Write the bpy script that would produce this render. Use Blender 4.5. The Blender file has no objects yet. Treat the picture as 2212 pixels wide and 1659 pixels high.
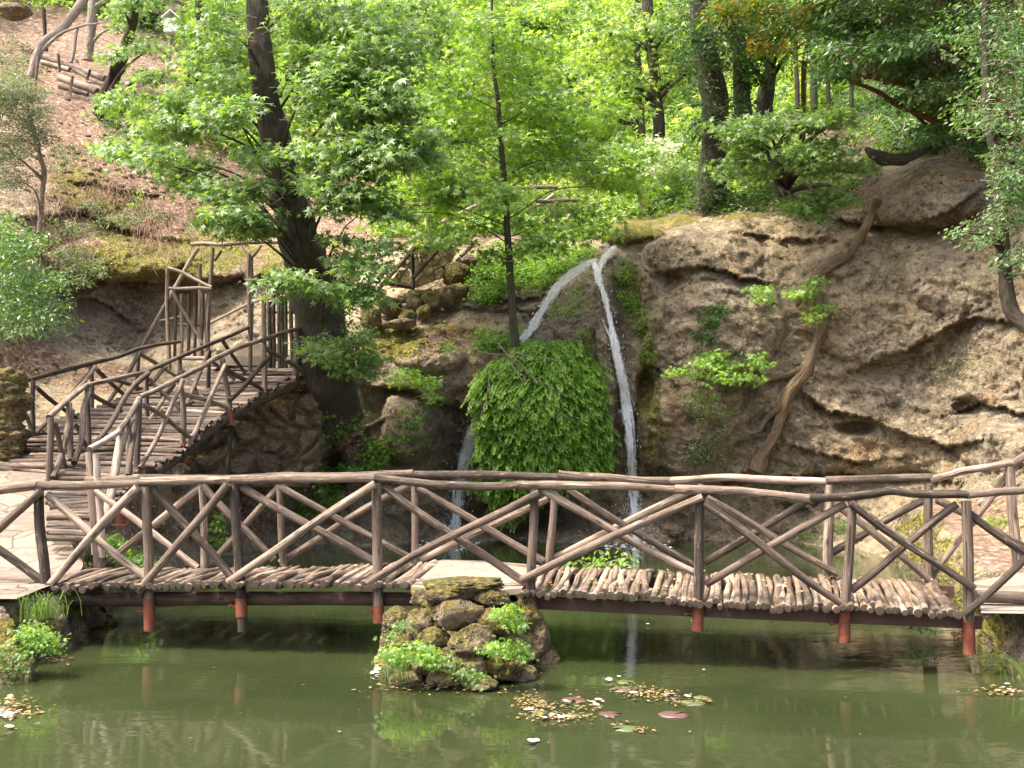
import bpy, math, random
import numpy as np
from mathutils import Vector, noise as mnoise

rng = np.random.default_rng(11)
random.seed(5)
scene = bpy.context.scene
COL = scene.collection

# ------------------------------------------------------------------ camera
CX, CY, F = 1106.0, 829.5, 2378.0          # photograph measured on a 2212 x 1659 grid
PITCH = math.atan((966 - CY) / F)
EYE = np.array([0.0, 0.0, 2.0])
cs, sn = math.cos(PITCH), math.sin(PITCH)

def rays(px, py):
    x = (np.asarray(px, float) - CX) / F
    y = -(np.asarray(py, float) - CY) / F
    return np.stack([x, cs - y * sn, sn + y * cs], -1)

def P(px, py, d):
    """point seen at (px,py) whose distance along +Y is d"""
    r = rays(px, py)
    d = np.asarray(d, float)
    return EYE + r * (d / r[..., 1])[..., None]

def onplane(px, py, p0, n):
    r = rays(px, py)
    t = np.dot(np.asarray(p0) - EYE, n) / (r @ np.asarray(n))
    return EYE + r * t[..., None] if r.ndim > 1 else EYE + r * t

cam = bpy.data.cameras.new("camera")
cam_o = bpy.data.objects.new("camera", cam)
COL.objects.link(cam_o)
cam_o.location = EYE
cam_o.rotation_euler = (math.radians(90) + PITCH, 0, 0)
cam.sensor_width = 36
cam.lens = 36 * F / 2212.0
cam.clip_end = 600
scene.camera = cam_o

# ------------------------------------------------------------------ noise
_perm = rng.permutation(256)
_perm = np.concatenate([_perm, _perm, _perm])
_grad = rng.normal(size=(256, 3)); _grad /= np.linalg.norm(_grad, axis=1)[:, None]

def perlin(p):
    p = np.asarray(p, float)
    i = np.floor(p).astype(int); f = p - i; i &= 255
    u = f * f * f * (f * (f * 6 - 15) + 10)
    out = 0
    for dx in (0, 1):
        for dy in (0, 1):
            for dz in (0, 1):
                h = _perm[_perm[_perm[(i[..., 0] + dx) & 255] + ((i[..., 1] + dy) & 255)] + ((i[..., 2] + dz) & 255)]
                g = _grad[h]
                v = g[..., 0] * (f[..., 0] - dx) + g[..., 1] * (f[..., 1] - dy) + g[..., 2] * (f[..., 2] - dz)
                w = (u[..., 0] if dx else 1 - u[..., 0]) * (u[..., 1] if dy else 1 - u[..., 1]) * (u[..., 2] if dz else 1 - u[..., 2])
                out = out + v * w
    return out

def fbm(p, sc, oct=4, gain=0.5, ridged=False):
    p = np.asarray(p, float) * sc
    a, s = 1.0, 0.0
    for k in range(oct):
        n = perlin(p + 17.3 * k)
        s = s + a * ((0.5 - np.abs(n) * 2) if ridged else n)
        p = p * 2.03; a *= gain
    return s

def sstep(x, a, b):
    t = np.clip((x - a) / (b - a), 0, 1)
    return t * t * (3 - 2 * t)

# ------------------------------------------------------------------ mesh builder
class MB:
    def __init__(s):
        s.v, s.f, s.r, s.g, s.n, s.sm = [], [], [], [], 0, []
        s.extra = {}
    def add(s, v, f, rnd=0.5, gc=None, smooth=True):
        v = np.asarray(v, float).reshape(-1, 3)
        if not isinstance(f, list): f = [f]
        for a in f:
            a = np.asarray(a, np.int64)
            if len(a): s.f.append(a + s.n); s.sm.append(np.full(len(a), smooth))
        s.v.append(v)
        s.r.append(np.broadcast_to(np.asarray(rnd, float), (len(v),)))
        s.g.append(v if gc is None else np.asarray(gc, float))
        s.n += len(v)
        return s
    def build(s, name, mat, parent=None, base=None):
        V = np.concatenate(s.v); R = np.concatenate(s.r); G = np.concatenate(s.g)
        off = np.zeros(3)
        if parent is not None:
            q = parent
            while q.parent: q = q.parent
            off = np.array(q.location)
        elif base is not None:
            off = np.asarray(base, float)
        me = bpy.data.meshes.new(name)
        me.vertices.add(len(V)); me.vertices.foreach_set("co", (V - off).astype(np.float32).ravel())
        loops = np.concatenate([a.ravel() for a in s.f])
        sizes = np.concatenate([np.full(len(a), a.shape[1]) for a in s.f])
        starts = np.concatenate([[0], np.cumsum(sizes)[:-1]])
        me.loops.add(len(loops)); me.loops.foreach_set("vertex_index", loops.astype(np.int32))
        me.polygons.add(len(sizes)); me.polygons.foreach_set("loop_start", starts.astype(np.int32))
        me.polygons.foreach_set("use_smooth", np.concatenate(s.sm))
        me.update(calc_edges=True)
        a = me.attributes.new("rnd", 'FLOAT', 'POINT'); a.data.foreach_set("value", R.astype(np.float32))
        a = me.attributes.new("gc", 'FLOAT_VECTOR', 'POINT'); a.data.foreach_set("vector", G.astype(np.float32).ravel())
        for k, val in s.extra.items():
            a = me.attributes.new(k, 'FLOAT', 'POINT'); a.data.foreach_set("value", val.astype(np.float32))
        if mat: me.materials.append(mat)
        o = bpy.data.objects.new(name, me); COL.objects.link(o)
        if parent is not None: o.parent = parent
        else: o.location = off
        return o

def tag(o, label=None, cat=None, group=None, kind=None):
    if label: o["label"] = label
    if cat: o["category"] = cat
    if group: o["group"] = group
    if kind: o["kind"] = kind
    return o

def thing(name, loc, label, cat, group=None):
    o = bpy.data.objects.new(name, None); COL.objects.link(o)
    o.location = tuple(float(c) for c in loc); o.empty_display_size = 0.2
    return tag(o, label, cat, group)

def smooth_path(pts, n):
    """Catmull-Rom through pts (rows of any width)"""
    pts = np.asarray(pts, float)
    if len(pts) == 2:
        t = np.linspace(0, 1, n)[:, None]
        return pts[0] * (1 - t) + pts[1] * t
    ext = np.vstack([2 * pts[0] - pts[1], pts, 2 * pts[-1] - pts[-2]])
    out = []
    m = len(pts) - 1
    for q in np.linspace(0, m, n):
        i = min(int(q), m - 1); t = q - i
        p0, p1, p2, p3 = ext[i], ext[i + 1], ext[i + 2], ext[i + 3]
        out.append(0.5 * ((2 * p1) + (-p0 + p2) * t + (2 * p0 - 5 * p1 + 4 * p2 - p3) * t * t + (-p0 + 3 * p1 - 3 * p2 + p3) * t ** 3))
    return np.array(out)

def tube(mb, path, rad, seg=9, cap=True, lump=0.06, rnd=None, oval=1.0):
    """a log: path (n,3), radius per ring; gc holds grain coordinates"""
    path = np.asarray(path, float); n = len(path)
    rad = np.broadcast_to(np.asarray(rad, float), (n,))
    rnd = random.random() if rnd is None else rnd
    tan = np.gradient(path, axis=0); tan /= np.linalg.norm(tan, axis=1)[:, None] + 1e-9
    ref = np.array([0, 0, 1.0]) if abs(tan[0][2]) < 0.8 else np.array([1.0, 0, 0])
    u = np.cross(tan[0], ref); u /= np.linalg.norm(u)
    V, G = [], []
    L = np.concatenate([[0], np.cumsum(np.linalg.norm(np.diff(path, axis=0), axis=1))])
    ang = np.linspace(0, 2 * math.pi, seg, endpoint=False)
    ph = random.random() * 40
    for k in range(n):
        u = u - tan[k] * np.dot(u, tan[k]); u /= np.linalg.norm(u) + 1e-9
        w = np.cross(tan[k], u)
        c, s_ = np.cos(ang), np.sin(ang)
        nn = perlin(np.stack([c * 0.9 + ph, s_ * 0.9, np.full(seg, L[k] * 2.3 + ph)], -1)) * 2
        r = rad[k] * (1 + lump * nn)
        V.append(path[k] + (c * r)[:, None] * u + (s_ * r * oval)[:, None] * w)
        G.append(np.stack([c * rad[k] + ph, s_ * rad[k] + rnd * 9, np.full(seg, L[k])], -1))
    V = np.concatenate(V); G = np.concatenate(G)
    a = np.arange(seg); b = (a + 1) % seg
    quads = np.concatenate([np.stack([k * seg + a, k * seg + b, (k + 1) * seg + b, (k + 1) * seg + a], 1) for k in range(n - 1)])
    mb.add(V, quads, rnd, G)
    if cap:
        for k, sgn in ((0, -1), (n - 1, 1)):
            ring = V[k * seg:(k + 1) * seg]
            ce = path[k] + tan[k] * sgn * rad[k] * 0.08
            tri = np.stack([a, b, np.full(seg, seg)], 1)
            if sgn < 0: tri = tri[:, ::-1]
            mb.add(np.vstack([ring, ce]), tri, rnd + 2, np.vstack([G[k * seg:(k + 1) * seg] , G[k * seg] * 0.98]), smooth=False)
    return mb

def log(mb, a, b, r0, r1=None, n=9, bend=0.02, seg=9, lump=0.07, rnd=None):
    a = np.asarray(a, float); b = np.asarray(b, float)
    r1 = r0 if r1 is None else r1
    t = np.linspace(0, 1, n)[:, None]
    L = np.linalg.norm(b - a)
    off = np.array([random.gauss(0, 1), random.gauss(0, 1), random.gauss(0, 1)]) * bend * L
    off2 = np.array([random.gauss(0, 1), random.gauss(0, 1), random.gauss(0, 1)]) * bend * L * 0.6
    path = a * (1 - t) + b * t + np.sin(t * math.pi) * off + np.sin(t * 2 * math.pi) * off2
    return tube(mb, path, r0 + (r1 - r0) * t[:, 0], seg=seg, lump=lump, rnd=rnd)

def box(mb, c, ex, ey, ez, rnd=0.5):
    """c centre; ex,ey,ez half extents as vectors"""
    c, ex, ey, ez = (np.asarray(q, float) for q in (c, ex, ey, ez))
    s = [(-1, -1, -1), (1, -1, -1), (1, 1, -1), (-1, 1, -1), (-1, -1, 1), (1, -1, 1), (1, 1, 1), (-1, 1, 1)]
    V = np.array([c + i * ex + j * ey + k * ez for i, j, k in s])
    Fc = [(0, 3, 2, 1), (4, 5, 6, 7), (0, 1, 5, 4), (1, 2, 6, 5), (2, 3, 7, 6), (3, 0, 4, 7)]
    return mb.add(V, np.array(Fc), rnd, smooth=False)

_ico = None
def ico(sub=3):
    global _ico
    if _ico is None: _ico = {}
    if sub not in _ico:
        import bmesh
        bm = bmesh.new(); bmesh.ops.create_icosphere(bm, subdivisions=sub, radius=1)
        bm.verts.ensure_lookup_table()
        v = np.array([q.co[:] for q in bm.verts]); f = np.array([[q.index for q in t.verts] for t in bm.faces])
        bm.free(); _ico[sub] = (v, f)
    return _ico[sub]

def rock(mb, c, size, rough=0.22, sub=4, rnd=None, flat=0.0):
    v, f = ico(sub)
    ph = np.array([random.random() * 50 for _ in range(3)])
    r = 1 + rough * 1.3 * fbm(v + ph, 1.1, 3) + rough * 0.9 * fbm(v + ph, 3.3, 3, ridged=True) * 0.6
    w = v * r[:, None]
    # facet a few planes
    for _ in range(5):
        n = rng.normal(size=3); n /= np.linalg.norm(n)
        h = 0.72 + 0.2 * random.random()
        dd = w @ n
        w = w - np.clip(dd - h, 0, None)[:, None] * n * 0.8
    w = w * np.asarray(size) + np.asarray(c)
    mb.add(w, f, random.random() if rnd is None else rnd)
    return mb

# ------------------------------------------------------------------ materials
def new_mat(name):
    m = bpy.data.materials.new(name); m.use_nodes = True
    nt = m.node_tree; nt.nodes.clear()
    return m, nt, nt.nodes, nt.links

class N:
    """small node helper"""
    def __init__(s, nt): s.nt = nt
    def __call__(s, typ, **kw):
        n = s.nt.nodes.new(typ)
        ins = kw.pop('ins', {})
        for k, v in kw.items(): setattr(n, k, v)
        for k, v in ins.items():
            if hasattr(v, 'is_output') or hasattr(v, 'links'): s.nt.links.new(v, n.inputs[k])
            else: n.inputs[k].default_value = v
        return n
    def attr(s, name, out='Fac'):
        return s('ShaderNodeAttribute', attribute_name=name).outputs[out]
    def noise(s, vec, scale, detail=5, rough=0.6, out='Fac'):
        return s('ShaderNodeTexNoise', ins={'Vector': vec, 'Scale': scale, 'Detail': detail, 'Roughness': rough}).outputs[out]
    def ramp(s, fac, stops, interp='LINEAR'):
        n = s('ShaderNodeValToRGB', ins={'Fac': fac}); cr = n.color_ramp; cr.interpolation = interp
        while len(cr.elements) < len(stops): cr.elements.new(0.5)
        for e, (p, c) in zip(cr.elements, stops):
            e.position = p; e.color = (*c, 1) if len(c) == 3 else c
        return n.outputs['Color']
    def mix(s, fac, a, b, mode='MIX'):
        n = s('ShaderNodeMix', data_type='RGBA', blend_type=mode)
        for idx, v in ((0, fac), (6, a), (7, b)):
            if hasattr(v, 'links'): s.nt.links.new(v, n.inputs[idx])
            else: n.inputs[idx].default_value = v if idx == 0 else ((*v, 1) if len(v) == 3 else v)
        return n.outputs[2]
    def math(s, op, a, b=0.0, c=None, clamp=False):
        n = s('ShaderNodeMath', operation=op, use_clamp=clamp)
        for i, v in enumerate((a, b) if c is None else (a, b, c)):
            if hasattr(v, 'links'): s.nt.links.new(v, n.inputs[i])
            else: n.inputs[i].default_value = v
        return n.outputs[0]
    def rng(s, v, a, b, c=0.0, d=1.0):
        return s('ShaderNodeMapRange', interpolation_type='SMOOTHSTEP', ins={0: v, 1: a, 2: b, 3: c, 4: d}).outputs[0]
    def bump(s, h, strength=0.5, dist=0.02, normal=None):
        i = {'Height': h, 'Strength': strength, 'Distance': dist}
        if normal is not None: i['Normal'] = normal
        return s('ShaderNodeBump', ins=i).outputs['Normal']
    def scalevec(s, v, sc):
        return s('ShaderNodeVectorMath', operation='MULTIPLY', ins={0: v, 1: sc}).outputs[0]
    def out(s, shader):
        o = s('ShaderNodeOutputMaterial'); s.nt.links.new(shader, o.inputs['Surface'])
    def principled(s, color, rough=0.85, normal=None, **kw):
        i = {'Base Color': color if hasattr(color, 'links') else (*color, 1), 'Roughness': rough}
        if normal is not None: i['Normal'] = normal
        i.update(kw)
        return s('ShaderNodeBsdfPrincipled', ins=i).outputs[0]

def mat_log(name, dark, mid, light, bumpd=0.012, moss=0.0):
    m, nt, _, _ = new_mat(name); n = N(nt)
    gc = n.attr('gc', 'Vector'); r0 = n.attr('rnd')
    cut = n.math('GREATER_THAN', r0, 1.5); r = n.math('SUBTRACT', r0, n.math('MULTIPLY', cut, 2.0))
    grain = n.noise(n.scalevec(gc, (30, 30, 1.6)), 2.2, 6, 0.65)
    patch = n.noise(n.scalevec(gc, (6, 6, 1.2)), 2.0, 4, 0.6)
    fine = n.noise(n.scalevec(gc, (60, 60, 9)), 3.0, 4, 0.7)
    f = n.math('ADD', n.math('MULTIPLY', grain, 0.55), n.math('MULTIPLY', patch, 0.45))
    f = n.math('ADD', f, n.math('MULTIPLY', n.math('SUBTRACT', r, 0.5), 0.36))
    c = n.ramp(f, [(0.33, dark), (0.46, mid), (0.56, mid), (0.70, light)])
    flake = n.rng(n.noise(n.scalevec(gc, (14, 14, 3.2)), 3.0, 3, 0.6), 0.60, 0.68)
    c = n.mix(n.math('MULTIPLY', flake, 0.45), c, light)
    crack = n.rng(n.noise(n.scalevec(gc, (26, 26, 0.7)), 2.0, 2, 0.5), 0.33, 0.38)
    c = n.mix(n.math('MULTIPLY', n.math('SUBTRACT', 1.0, crack), 0.7), c, tuple(x * 0.45 for x in dark))
    if moss:
        geo = n('ShaderNodeNewGeometry')
        mo = n.rng(n.noise(geo.outputs['Position'], 2.2, 5, 0.65), 0.5, 0.62, 0, moss)
        c = n.mix(mo, c, (0.07, 0.075, 0.018))
    c = n.mix(n.math('MULTIPLY', cut, 0.9), c, n.mix(grain, tuple(x * .35 for x in dark), tuple(x * .55 for x in mid)))
    knot = n.rng(n('ShaderNodeTexVoronoi', feature='F1', ins={'Vector': n.scalevec(gc, (9, 9, 2.6)), 'Scale': 1.3, 'Randomness': 1.0}).outputs['Distance'], 0.10, 0.2)
    c = n.mix(n.math('MULTIPLY', n.math('SUBTRACT', 1.0, knot), 0.75), c, tuple(x * 0.6 for x in dark))
    stain = n.rng(n.noise(n('ShaderNodeNewGeometry').outputs['Position'], 1.9, 5, 0.65), 0.46, 0.64, 0, 0.55)
    c = n.mix(stain, c, n.mix(1.0, c, (0.50, 0.46, 0.42), 'MULTIPLY'))
    h = n.math('ADD', n.math('MULTIPLY', crack, 1.3), n.math('ADD', grain, n.math('MULTIPLY', fine, 0.4)))
    n.out(n.principled(c, 0.88, n.bump(h, 1.0, bumpd)))
    return m

def mat_bark(name, dark, light, scale=1.0, moss=0.0):
    m, nt, _, _ = new_mat(name); n = N(nt)
    gc = n.attr('gc', 'Vector')
    v = n('ShaderNodeTexVoronoi', feature='F1', ins={'Vector': n.scalevec(gc, (11 * scale, 11 * scale, 3.2 * scale)), 'Scale': 1.5, 'Randomness': 1.0}).outputs['Distance']
    g = n.noise(n.scalevec(gc, (16 * scale, 16 * scale, 2.5 * scale)), 1.6, 6, 0.7)
    big = n.noise(n.scalevec(gc, (2, 2, 0.8)), 1.0, 3)
    f = n.math('ADD', n.math('MULTIPLY', g, 0.7), n.math('MULTIPLY', big, 0.35))
    c = n.ramp(f, [(0.35, dark), (0.72, light)])
    if moss:
        mo = n.rng(n.noise(n('ShaderNodeNewGeometry').outputs['Position'], 1.7, 5, 0.65), 0.45, 0.62, 0, moss)
        c = n.mix(mo, c, (0.05, 0.065, 0.015))
    h = n.math('SUBTRACT', g, n.math('MULTIPLY', v, 0.8))
    n.out(n.principled(c, 0.92, n.bump(h, 1.0, 0.05)))
    return m

def mat_leaf(name, stops, trans, tfac=0.45, gloss=0.35, rough=0.42):
    m, nt, _, _ = new_mat(name); n = N(nt)
    r = n.attr('rnd')
    c = n.ramp(r, [(i / (len(stops) - 1), s) for i, s in enumerate(stops)])
    t = n.mix(1.0, c, trans, 'MULTIPLY')
    dif = n.principled(c, rough, None, **{'Specular IOR Level': gloss})
    tr = n('ShaderNodeBsdfTranslucent', ins={'Color': t}).outputs[0]
    n.out(n('ShaderNodeMixShader', ins={0: tfac, 1: dif, 2: tr}).outputs[0])
    return m

def mat_rock(name, attrs=True):
    """stone: tan, grey, moss, litter and wetness weights come from the sheet's own attributes"""
    m, nt, _, _ = new_mat(name); n = N(nt)
    geo = n('ShaderNodeNewGeometry'); pos = geo.outputs['Position']
    warp = n.noise(pos, 1.3, 4, 0.6, out='Color')
    pw = n('ShaderNodeVectorMath', operation='MULTIPLY_ADD', ins={0: warp, 1: (0.5, 0.5, 0.5), 2: pos}).outputs[0]
    big = n.noise(pos, 0.55, 5, 0.6)
    strat = n.noise(n.scalevec(pw, (0.7, 0.7, 2.4)), 1.4, 6, 0.68)
    med = n.noise(pw, 3.2, 7, 0.7)
    fine = n.noise(pos, 19.0, 5, 0.72)
    peb = n('ShaderNodeTexVoronoi', feature='F1', ins={'Vector': pw, 'Scale': 9.0, 'Randomness': 1.0})
    peb2 = n('ShaderNodeTexVoronoi', feature='F1', ins={'Vector': pos, 'Scale': 22.0, 'Randomness': 1.0})
    f = n.math('ADD', n.math('MULTIPLY', strat, 0.36), n.math('ADD', n.math('MULTIPLY', med, 0.34), n.math('MULTIPLY', fine, 0.34)))
    tan = n.ramp(f, [(0.40, (0.095, 0.070, 0.040)), (0.47, (0.235, 0.184, 0.110)), (0.54, (0.335, 0.268, 0.165)), (0.67, (0.48, 0.40, 0.27))])
    gry = n.ramp(f, [(0.36, (0.07, 0.06, 0.048)), (0.50, (0.17, 0.145, 0.115)), (0.70, (0.40, 0.36, 0.30))])
    if attrs:
        grey = n.math('ADD', n.attr('grey'), n.math('MULTIPLY', n.math('SUBTRACT', big, 0.5), 1.6), clamp=True)
    else:
        grey = n.rng(big, 0.46, 0.66, 0, 0.7)
    c = n.mix(grey, tan, gry)
    ochre = n.rng(n.noise(pos, 0.9, 5, 0.65), 0.56, 0.68, 0, 0.55)
    c = n.mix(ochre, c, (0.24, 0.135, 0.05))
    # fallen leaves and gravel
    vl = n('ShaderNodeTexVoronoi', feature='F1', ins={'Vector': pos, 'Scale': 13.0, 'Randomness': 1.0})
    lc = n.ramp(n('ShaderNodeSeparateColor', ins={0: vl.outputs['Color']}).outputs[0],
                [(0.0, (0.075, 0.042, 0.025)), (0.35, (0.155, 0.094, 0.058)), (0.65, (0.26, 0.172, 0.115)), (0.9, (0.44, 0.32, 0.235)), (1.0, (0.62, 0.53, 0.43))])
    lc = n.mix(0.45, lc, n.ramp(fine, [(0.35, (0.13, 0.075, 0.045)), (0.65, (0.42, 0.28, 0.19))]))
    if attrs:
        lit = n.math('ADD', n.attr('litter'), n.math('MULTIPLY', n.math('SUBTRACT', med, 0.5), 1.3))
        lit = n.rng(lit, 0.35, 0.6)
        c = n.mix(lit, c, lc)
        hum = n.rng(n.math('ADD', n.attr('humus'), n.math('MULTIPLY', n.math('SUBTRACT', med, 0.5), 0.9)), 0.35, 0.7, 0, 0.9)
        c = n.mix(hum, c, n.mix(0.35, (0.055, 0.036, 0.02), lc, 'MIX'))
        mo = n.math('ADD', n.attr('moss'), n.math('MULTIPLY', n.math('SUBTRACT', n.noise(pos, 2.4, 6, 0.7), 0.5), 1.9))
        mo = n.rng(mo, 0.42, 0.66)
    else:
        up = n('ShaderNodeSeparateXYZ', ins={0: geo.outputs['Normal']}).outputs[2]
        mo = n.math('ADD', n.math('MULTIPLY', up, 0.35), n.math('ADD', n.math('MULTIPLY', n.math('SUBTRACT', n.noise(pos, 3.0, 6, 0.7), 0.5), 2.0), n.math('SUBTRACT', n.attr('rnd'), 0.5)))
        mo = n.rng(mo, 0.10, 0.42, 0, 0.9)
        lit = 0.0
    mc = n.ramp(fine, [(0.38, (0.045, 0.042, 0.008)), (0.52, (0.16, 0.145, 0.018)), (0.64, (0.33, 0.29, 0.035))])
    c = n.mix(mo, c, mc)
    rough = 0.95
    if attrs:
        wet = n.attr('wet')
        c = n.mix(n.math('MULTIPLY', wet, 0.75), c, n.mix(1.0, c, (0.35, 0.33, 0.30), 'MULTIPLY'))
        rough = n.math('SUBTRACT', 0.95, n.math('MULTIPLY', wet, 0.72))
    crk = n('ShaderNodeTexVoronoi', feature='DISTANCE_TO_EDGE', ins={'Vector': n('ShaderNodeVectorMath', operation='MULTIPLY_ADD', ins={0: n.noise(pos, 2.2, 5, 0.65, out='Color'), 1: (1.3, 1.3, 1.3), 2: n.scalevec(pos, (1.0, 1.0, 1.7))}).outputs[0], 'Scale': 1.0, 'Randomness': 1.0}).outputs['Distance']
    crk = n.math('MULTIPLY', n.rng(crk, 0.0, 0.035, 1.0, 0.0), n.rng(big, 0.42, 0.6))
    pit = n.rng(n.noise(pw, 6.5, 4, 0.75), 0.36, 0.46, 1.0, 0.0)
    c = n.mix(n.math('MULTIPLY', pit, 0.22), c, (0.06, 0.042, 0.026))
    if not attrs:
        c = n.mix(1.0, c, (0.66, 0.62, 0.58), 'MULTIPLY')
    h = n.math('ADD', n.math('MULTIPLY', med, 1.3), n.math('ADD', n.math('SUBTRACT', n.math('MULTIPLY', fine, 0.6), n.math('ADD', n.math('MULTIPLY', crk, 0.8), n.math('MULTIPLY', pit, 0.5))),
        n.math('SUBTRACT', 0.0, n.math('ADD', n.math('MULTIPLY', peb.outputs['Distance'], 0.55), n.math('MULTIPLY', peb2.outputs['Distance'], 0.30)))))
    n.out(n.principled(c, rough, n.bump(h, 1.0, 0.075)))
    return m

def mat_simple(name, col, rough=0.8, var=0.3, scale=6.0, bumpd=0.01, metallic=0.0):
    m, nt, _, _ = new_mat(name); n = N(nt)
    pos = n('ShaderNodeNewGeometry').outputs['Position']
    f = n.noise(pos, scale, 6, 0.65); f2 = n.noise(pos, scale * 6, 4, 0.7)
    k = n.math('ADD', n.math('MULTIPLY', f, 0.6), n.math('MULTIPLY', f2, 0.4))
    c = n.ramp(k, [(0.3, tuple(x * (1 - var) for x in col)), (0.5, col), (0.7, tuple(min(1, x * (1 + var)) for x in col))])
    n.out(n.principled(c, rough, n.bump(k, 0.6, bumpd), Metallic=metallic))
    return m

def mat_flags(name):
    m, nt, _, _ = new_mat(name); n = N(nt)
    pos = n('ShaderNodeNewGeometry').outputs['Position']
    pw = n('ShaderNodeVectorMath', operation='MULTIPLY_ADD', ins={0: n.noise(pos, 2.0, 3, 0.5, out='Color'), 1: (0.25, 0.25, 0.0), 2: pos}).outputs[0]
    e = n('ShaderNodeTexVoronoi', feature='DISTANCE_TO_EDGE', ins={'Vector': n.scalevec(pw, (1, 1, 0)), 'Scale': 2.0, 'Randomness': 0.9}).outputs['Distance']
    cell = n('ShaderNodeTexVoronoi', feature='F1', ins={'Vector': n.scalevec(pw, (1, 1, 0)), 'Scale': 2.0, 'Randomness': 0.9}).outputs['Color']
    cv = n('ShaderNodeSeparateColor', ins={0: cell}).outputs[0]
    f = n.noise(pos, 7.0, 7, 0.7)
    c = n.ramp(n.math('ADD', n.math('MULTIPLY', f, 0.8), n.math('MULTIPLY', cv, 0.2)), [(0.35, (0.125, 0.096, 0.072)), (0.55, (0.20, 0.158, 0.122)), (0.75, (0.24, 0.195, 0.152))])
    j = n.rng(e, 0.006, 0.028)
    c = n.mix(j, (0.09, 0.065, 0.045), c)
    vl = n('ShaderNodeTexVoronoi', feature='F1', ins={'Vector': pos, 'Scale': 9.0})
    n.out(n.principled(c, 0.9, n.bump(n.math('ADD', n.math('MULTIPLY', j, 0.6), n.math('MULTIPLY', f, 0.5)), 0.7, 0.02)))
    return m

def mat_masonry(name, tint=1.0, scale=3.0, warm=True):
    m, nt, _, _ = new_mat(name); n = N(nt)
    pos = n('ShaderNodeNewGeometry').outputs['Position']
    gc = n.attr('gc', 'Vector')
    pw = n('ShaderNodeVectorMath', operation='MULTIPLY_ADD', ins={0: n.noise(gc, 2.5, 3, 0.5, out='Color'), 1: (0.18, 0.18, 0.18), 2: gc}).outputs[0]
    v = n('ShaderNodeTexVoronoi', feature='DISTANCE_TO_EDGE', ins={'Vector': pw, 'Scale': scale, 'Randomness': 0.85}).outputs['Distance']
    cell = n('ShaderNodeTexVoronoi', feature='F1', ins={'Vector': pw, 'Scale': scale, 'Randomness': 0.85}).outputs['Color']
    cv = n('ShaderNodeSeparateColor', ins={0: cell}).outputs[0]
    f = n.noise(pos, 8.0, 7, 0.7)
    k = n.math('ADD', n.math('MULTIPLY', f, 0.75), n.math('MULTIPLY', cv, 0.25))
    if warm: st = [(0.3, (0.34, 0.25, 0.165)), (0.5, (0.50, 0.39, 0.27)), (0.75, (0.64, 0.53, 0.40))]
    else: st = [(0.3, (0.10, 0.082, 0.058)), (0.5, (0.20, 0.165, 0.12)), (0.75, (0.36, 0.31, 0.24))]
    c = n.ramp(k, st)
    j = n.rng(v, 0.02, 0.09)
    c = n.mix(j, (0.25, 0.19, 0.13) if warm else (0.25, 0.215, 0.165), c)
    mo = n.rng(n.noise(pos, 1.6, 6, 0.7), 0.62, 0.72, 0, 0.5)
    c = n.mix(mo, c, (0.10, 0.09, 0.022))
    n.out(n.principled(c, 0.95, n.bump(n.math('ADD', n.math('MULTIPLY', j, 0.9), n.math('MULTIPLY', f, 0.9)), 1.0, 0.06)))
    return m

def mat_water(name):
    m, nt, _, _ = new_mat(name); n = N(nt)
    pos = n('ShaderNodeNewGeometry').outputs['Position']
    a = n.noise(n.scalevec(pos, (0.55, 1.0, 1)), 2.2, 3, 0.5)
    b = n.noise(n.scalevec(pos, (0.7, 1.2, 1)), 9.0, 2, 0.5)
    calm = n.rng(n.noise(pos, 0.30, 2, 0.5), 0.35, 0.65, 0.35, 1.0)
    h = n.math('MULTIPLY', n.math('ADD', a, n.math('MULTIPLY', b, 0.16)), calm)
    # silty patches of the pond
    s = n.noise(pos, 0.35, 4, 0.55)
    c = n.ramp(s, [(0.35, (0.020, 0.028, 0.010)), (0.65, (0.036, 0.046, 0.018))])
    n.out(n.principled(c, 0.045, n.bump(h, 0.22, 0.03), IOR=1.33, **{'Specular IOR Level': 0.5}))
    return m

def mat_fall(name):
    m, nt, _, _ = new_mat(name); n = N(nt)
    gc = n.attr('gc', 'Vector')       # x across, y along
    st = n.noise(n.scalevec(gc, (13, 2.0, 1)), 1.6, 6, 0.7)
    st2 = n.noise(n.scalevec(gc, (30, 9, 1)), 1.4, 4, 0.7)
    f = n.math('ADD', n.math('MULTIPLY', st, 0.65), n.math('MULTIPLY', st2, 0.35))
    edge = n.rng(n.math('ABSOLUTE', n.attr('rnd')), 0.1, 1.0, 0.0, 0.30)
    a = n.rng(n.math('SUBTRACT', f, edge), 0.28, 0.47, 0.0, 0.96)
    wh = n.principled(n.ramp(f, [(0.36, (0.36, 0.38, 0.40)), (0.46, (0.80, 0.82, 0.83)), (0.54, (0.97, 0.97, 0.97))]), 0.35, n.bump(f, 0.6, 0.03))
    tl = n('ShaderNodeBsdfTranslucent', ins={'Color': (0.85, 0.87, 0.88, 1)}).outputs[0]
    wm = n('ShaderNodeMixShader', ins={0: 0.45, 1: wh, 2: tl}).outputs[0]
    n.out(n('ShaderNodeMixShader', ins={0: a, 1: n('ShaderNodeBsdfTransparent').outputs[0], 2: wm}).outputs[0])
    return m

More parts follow.
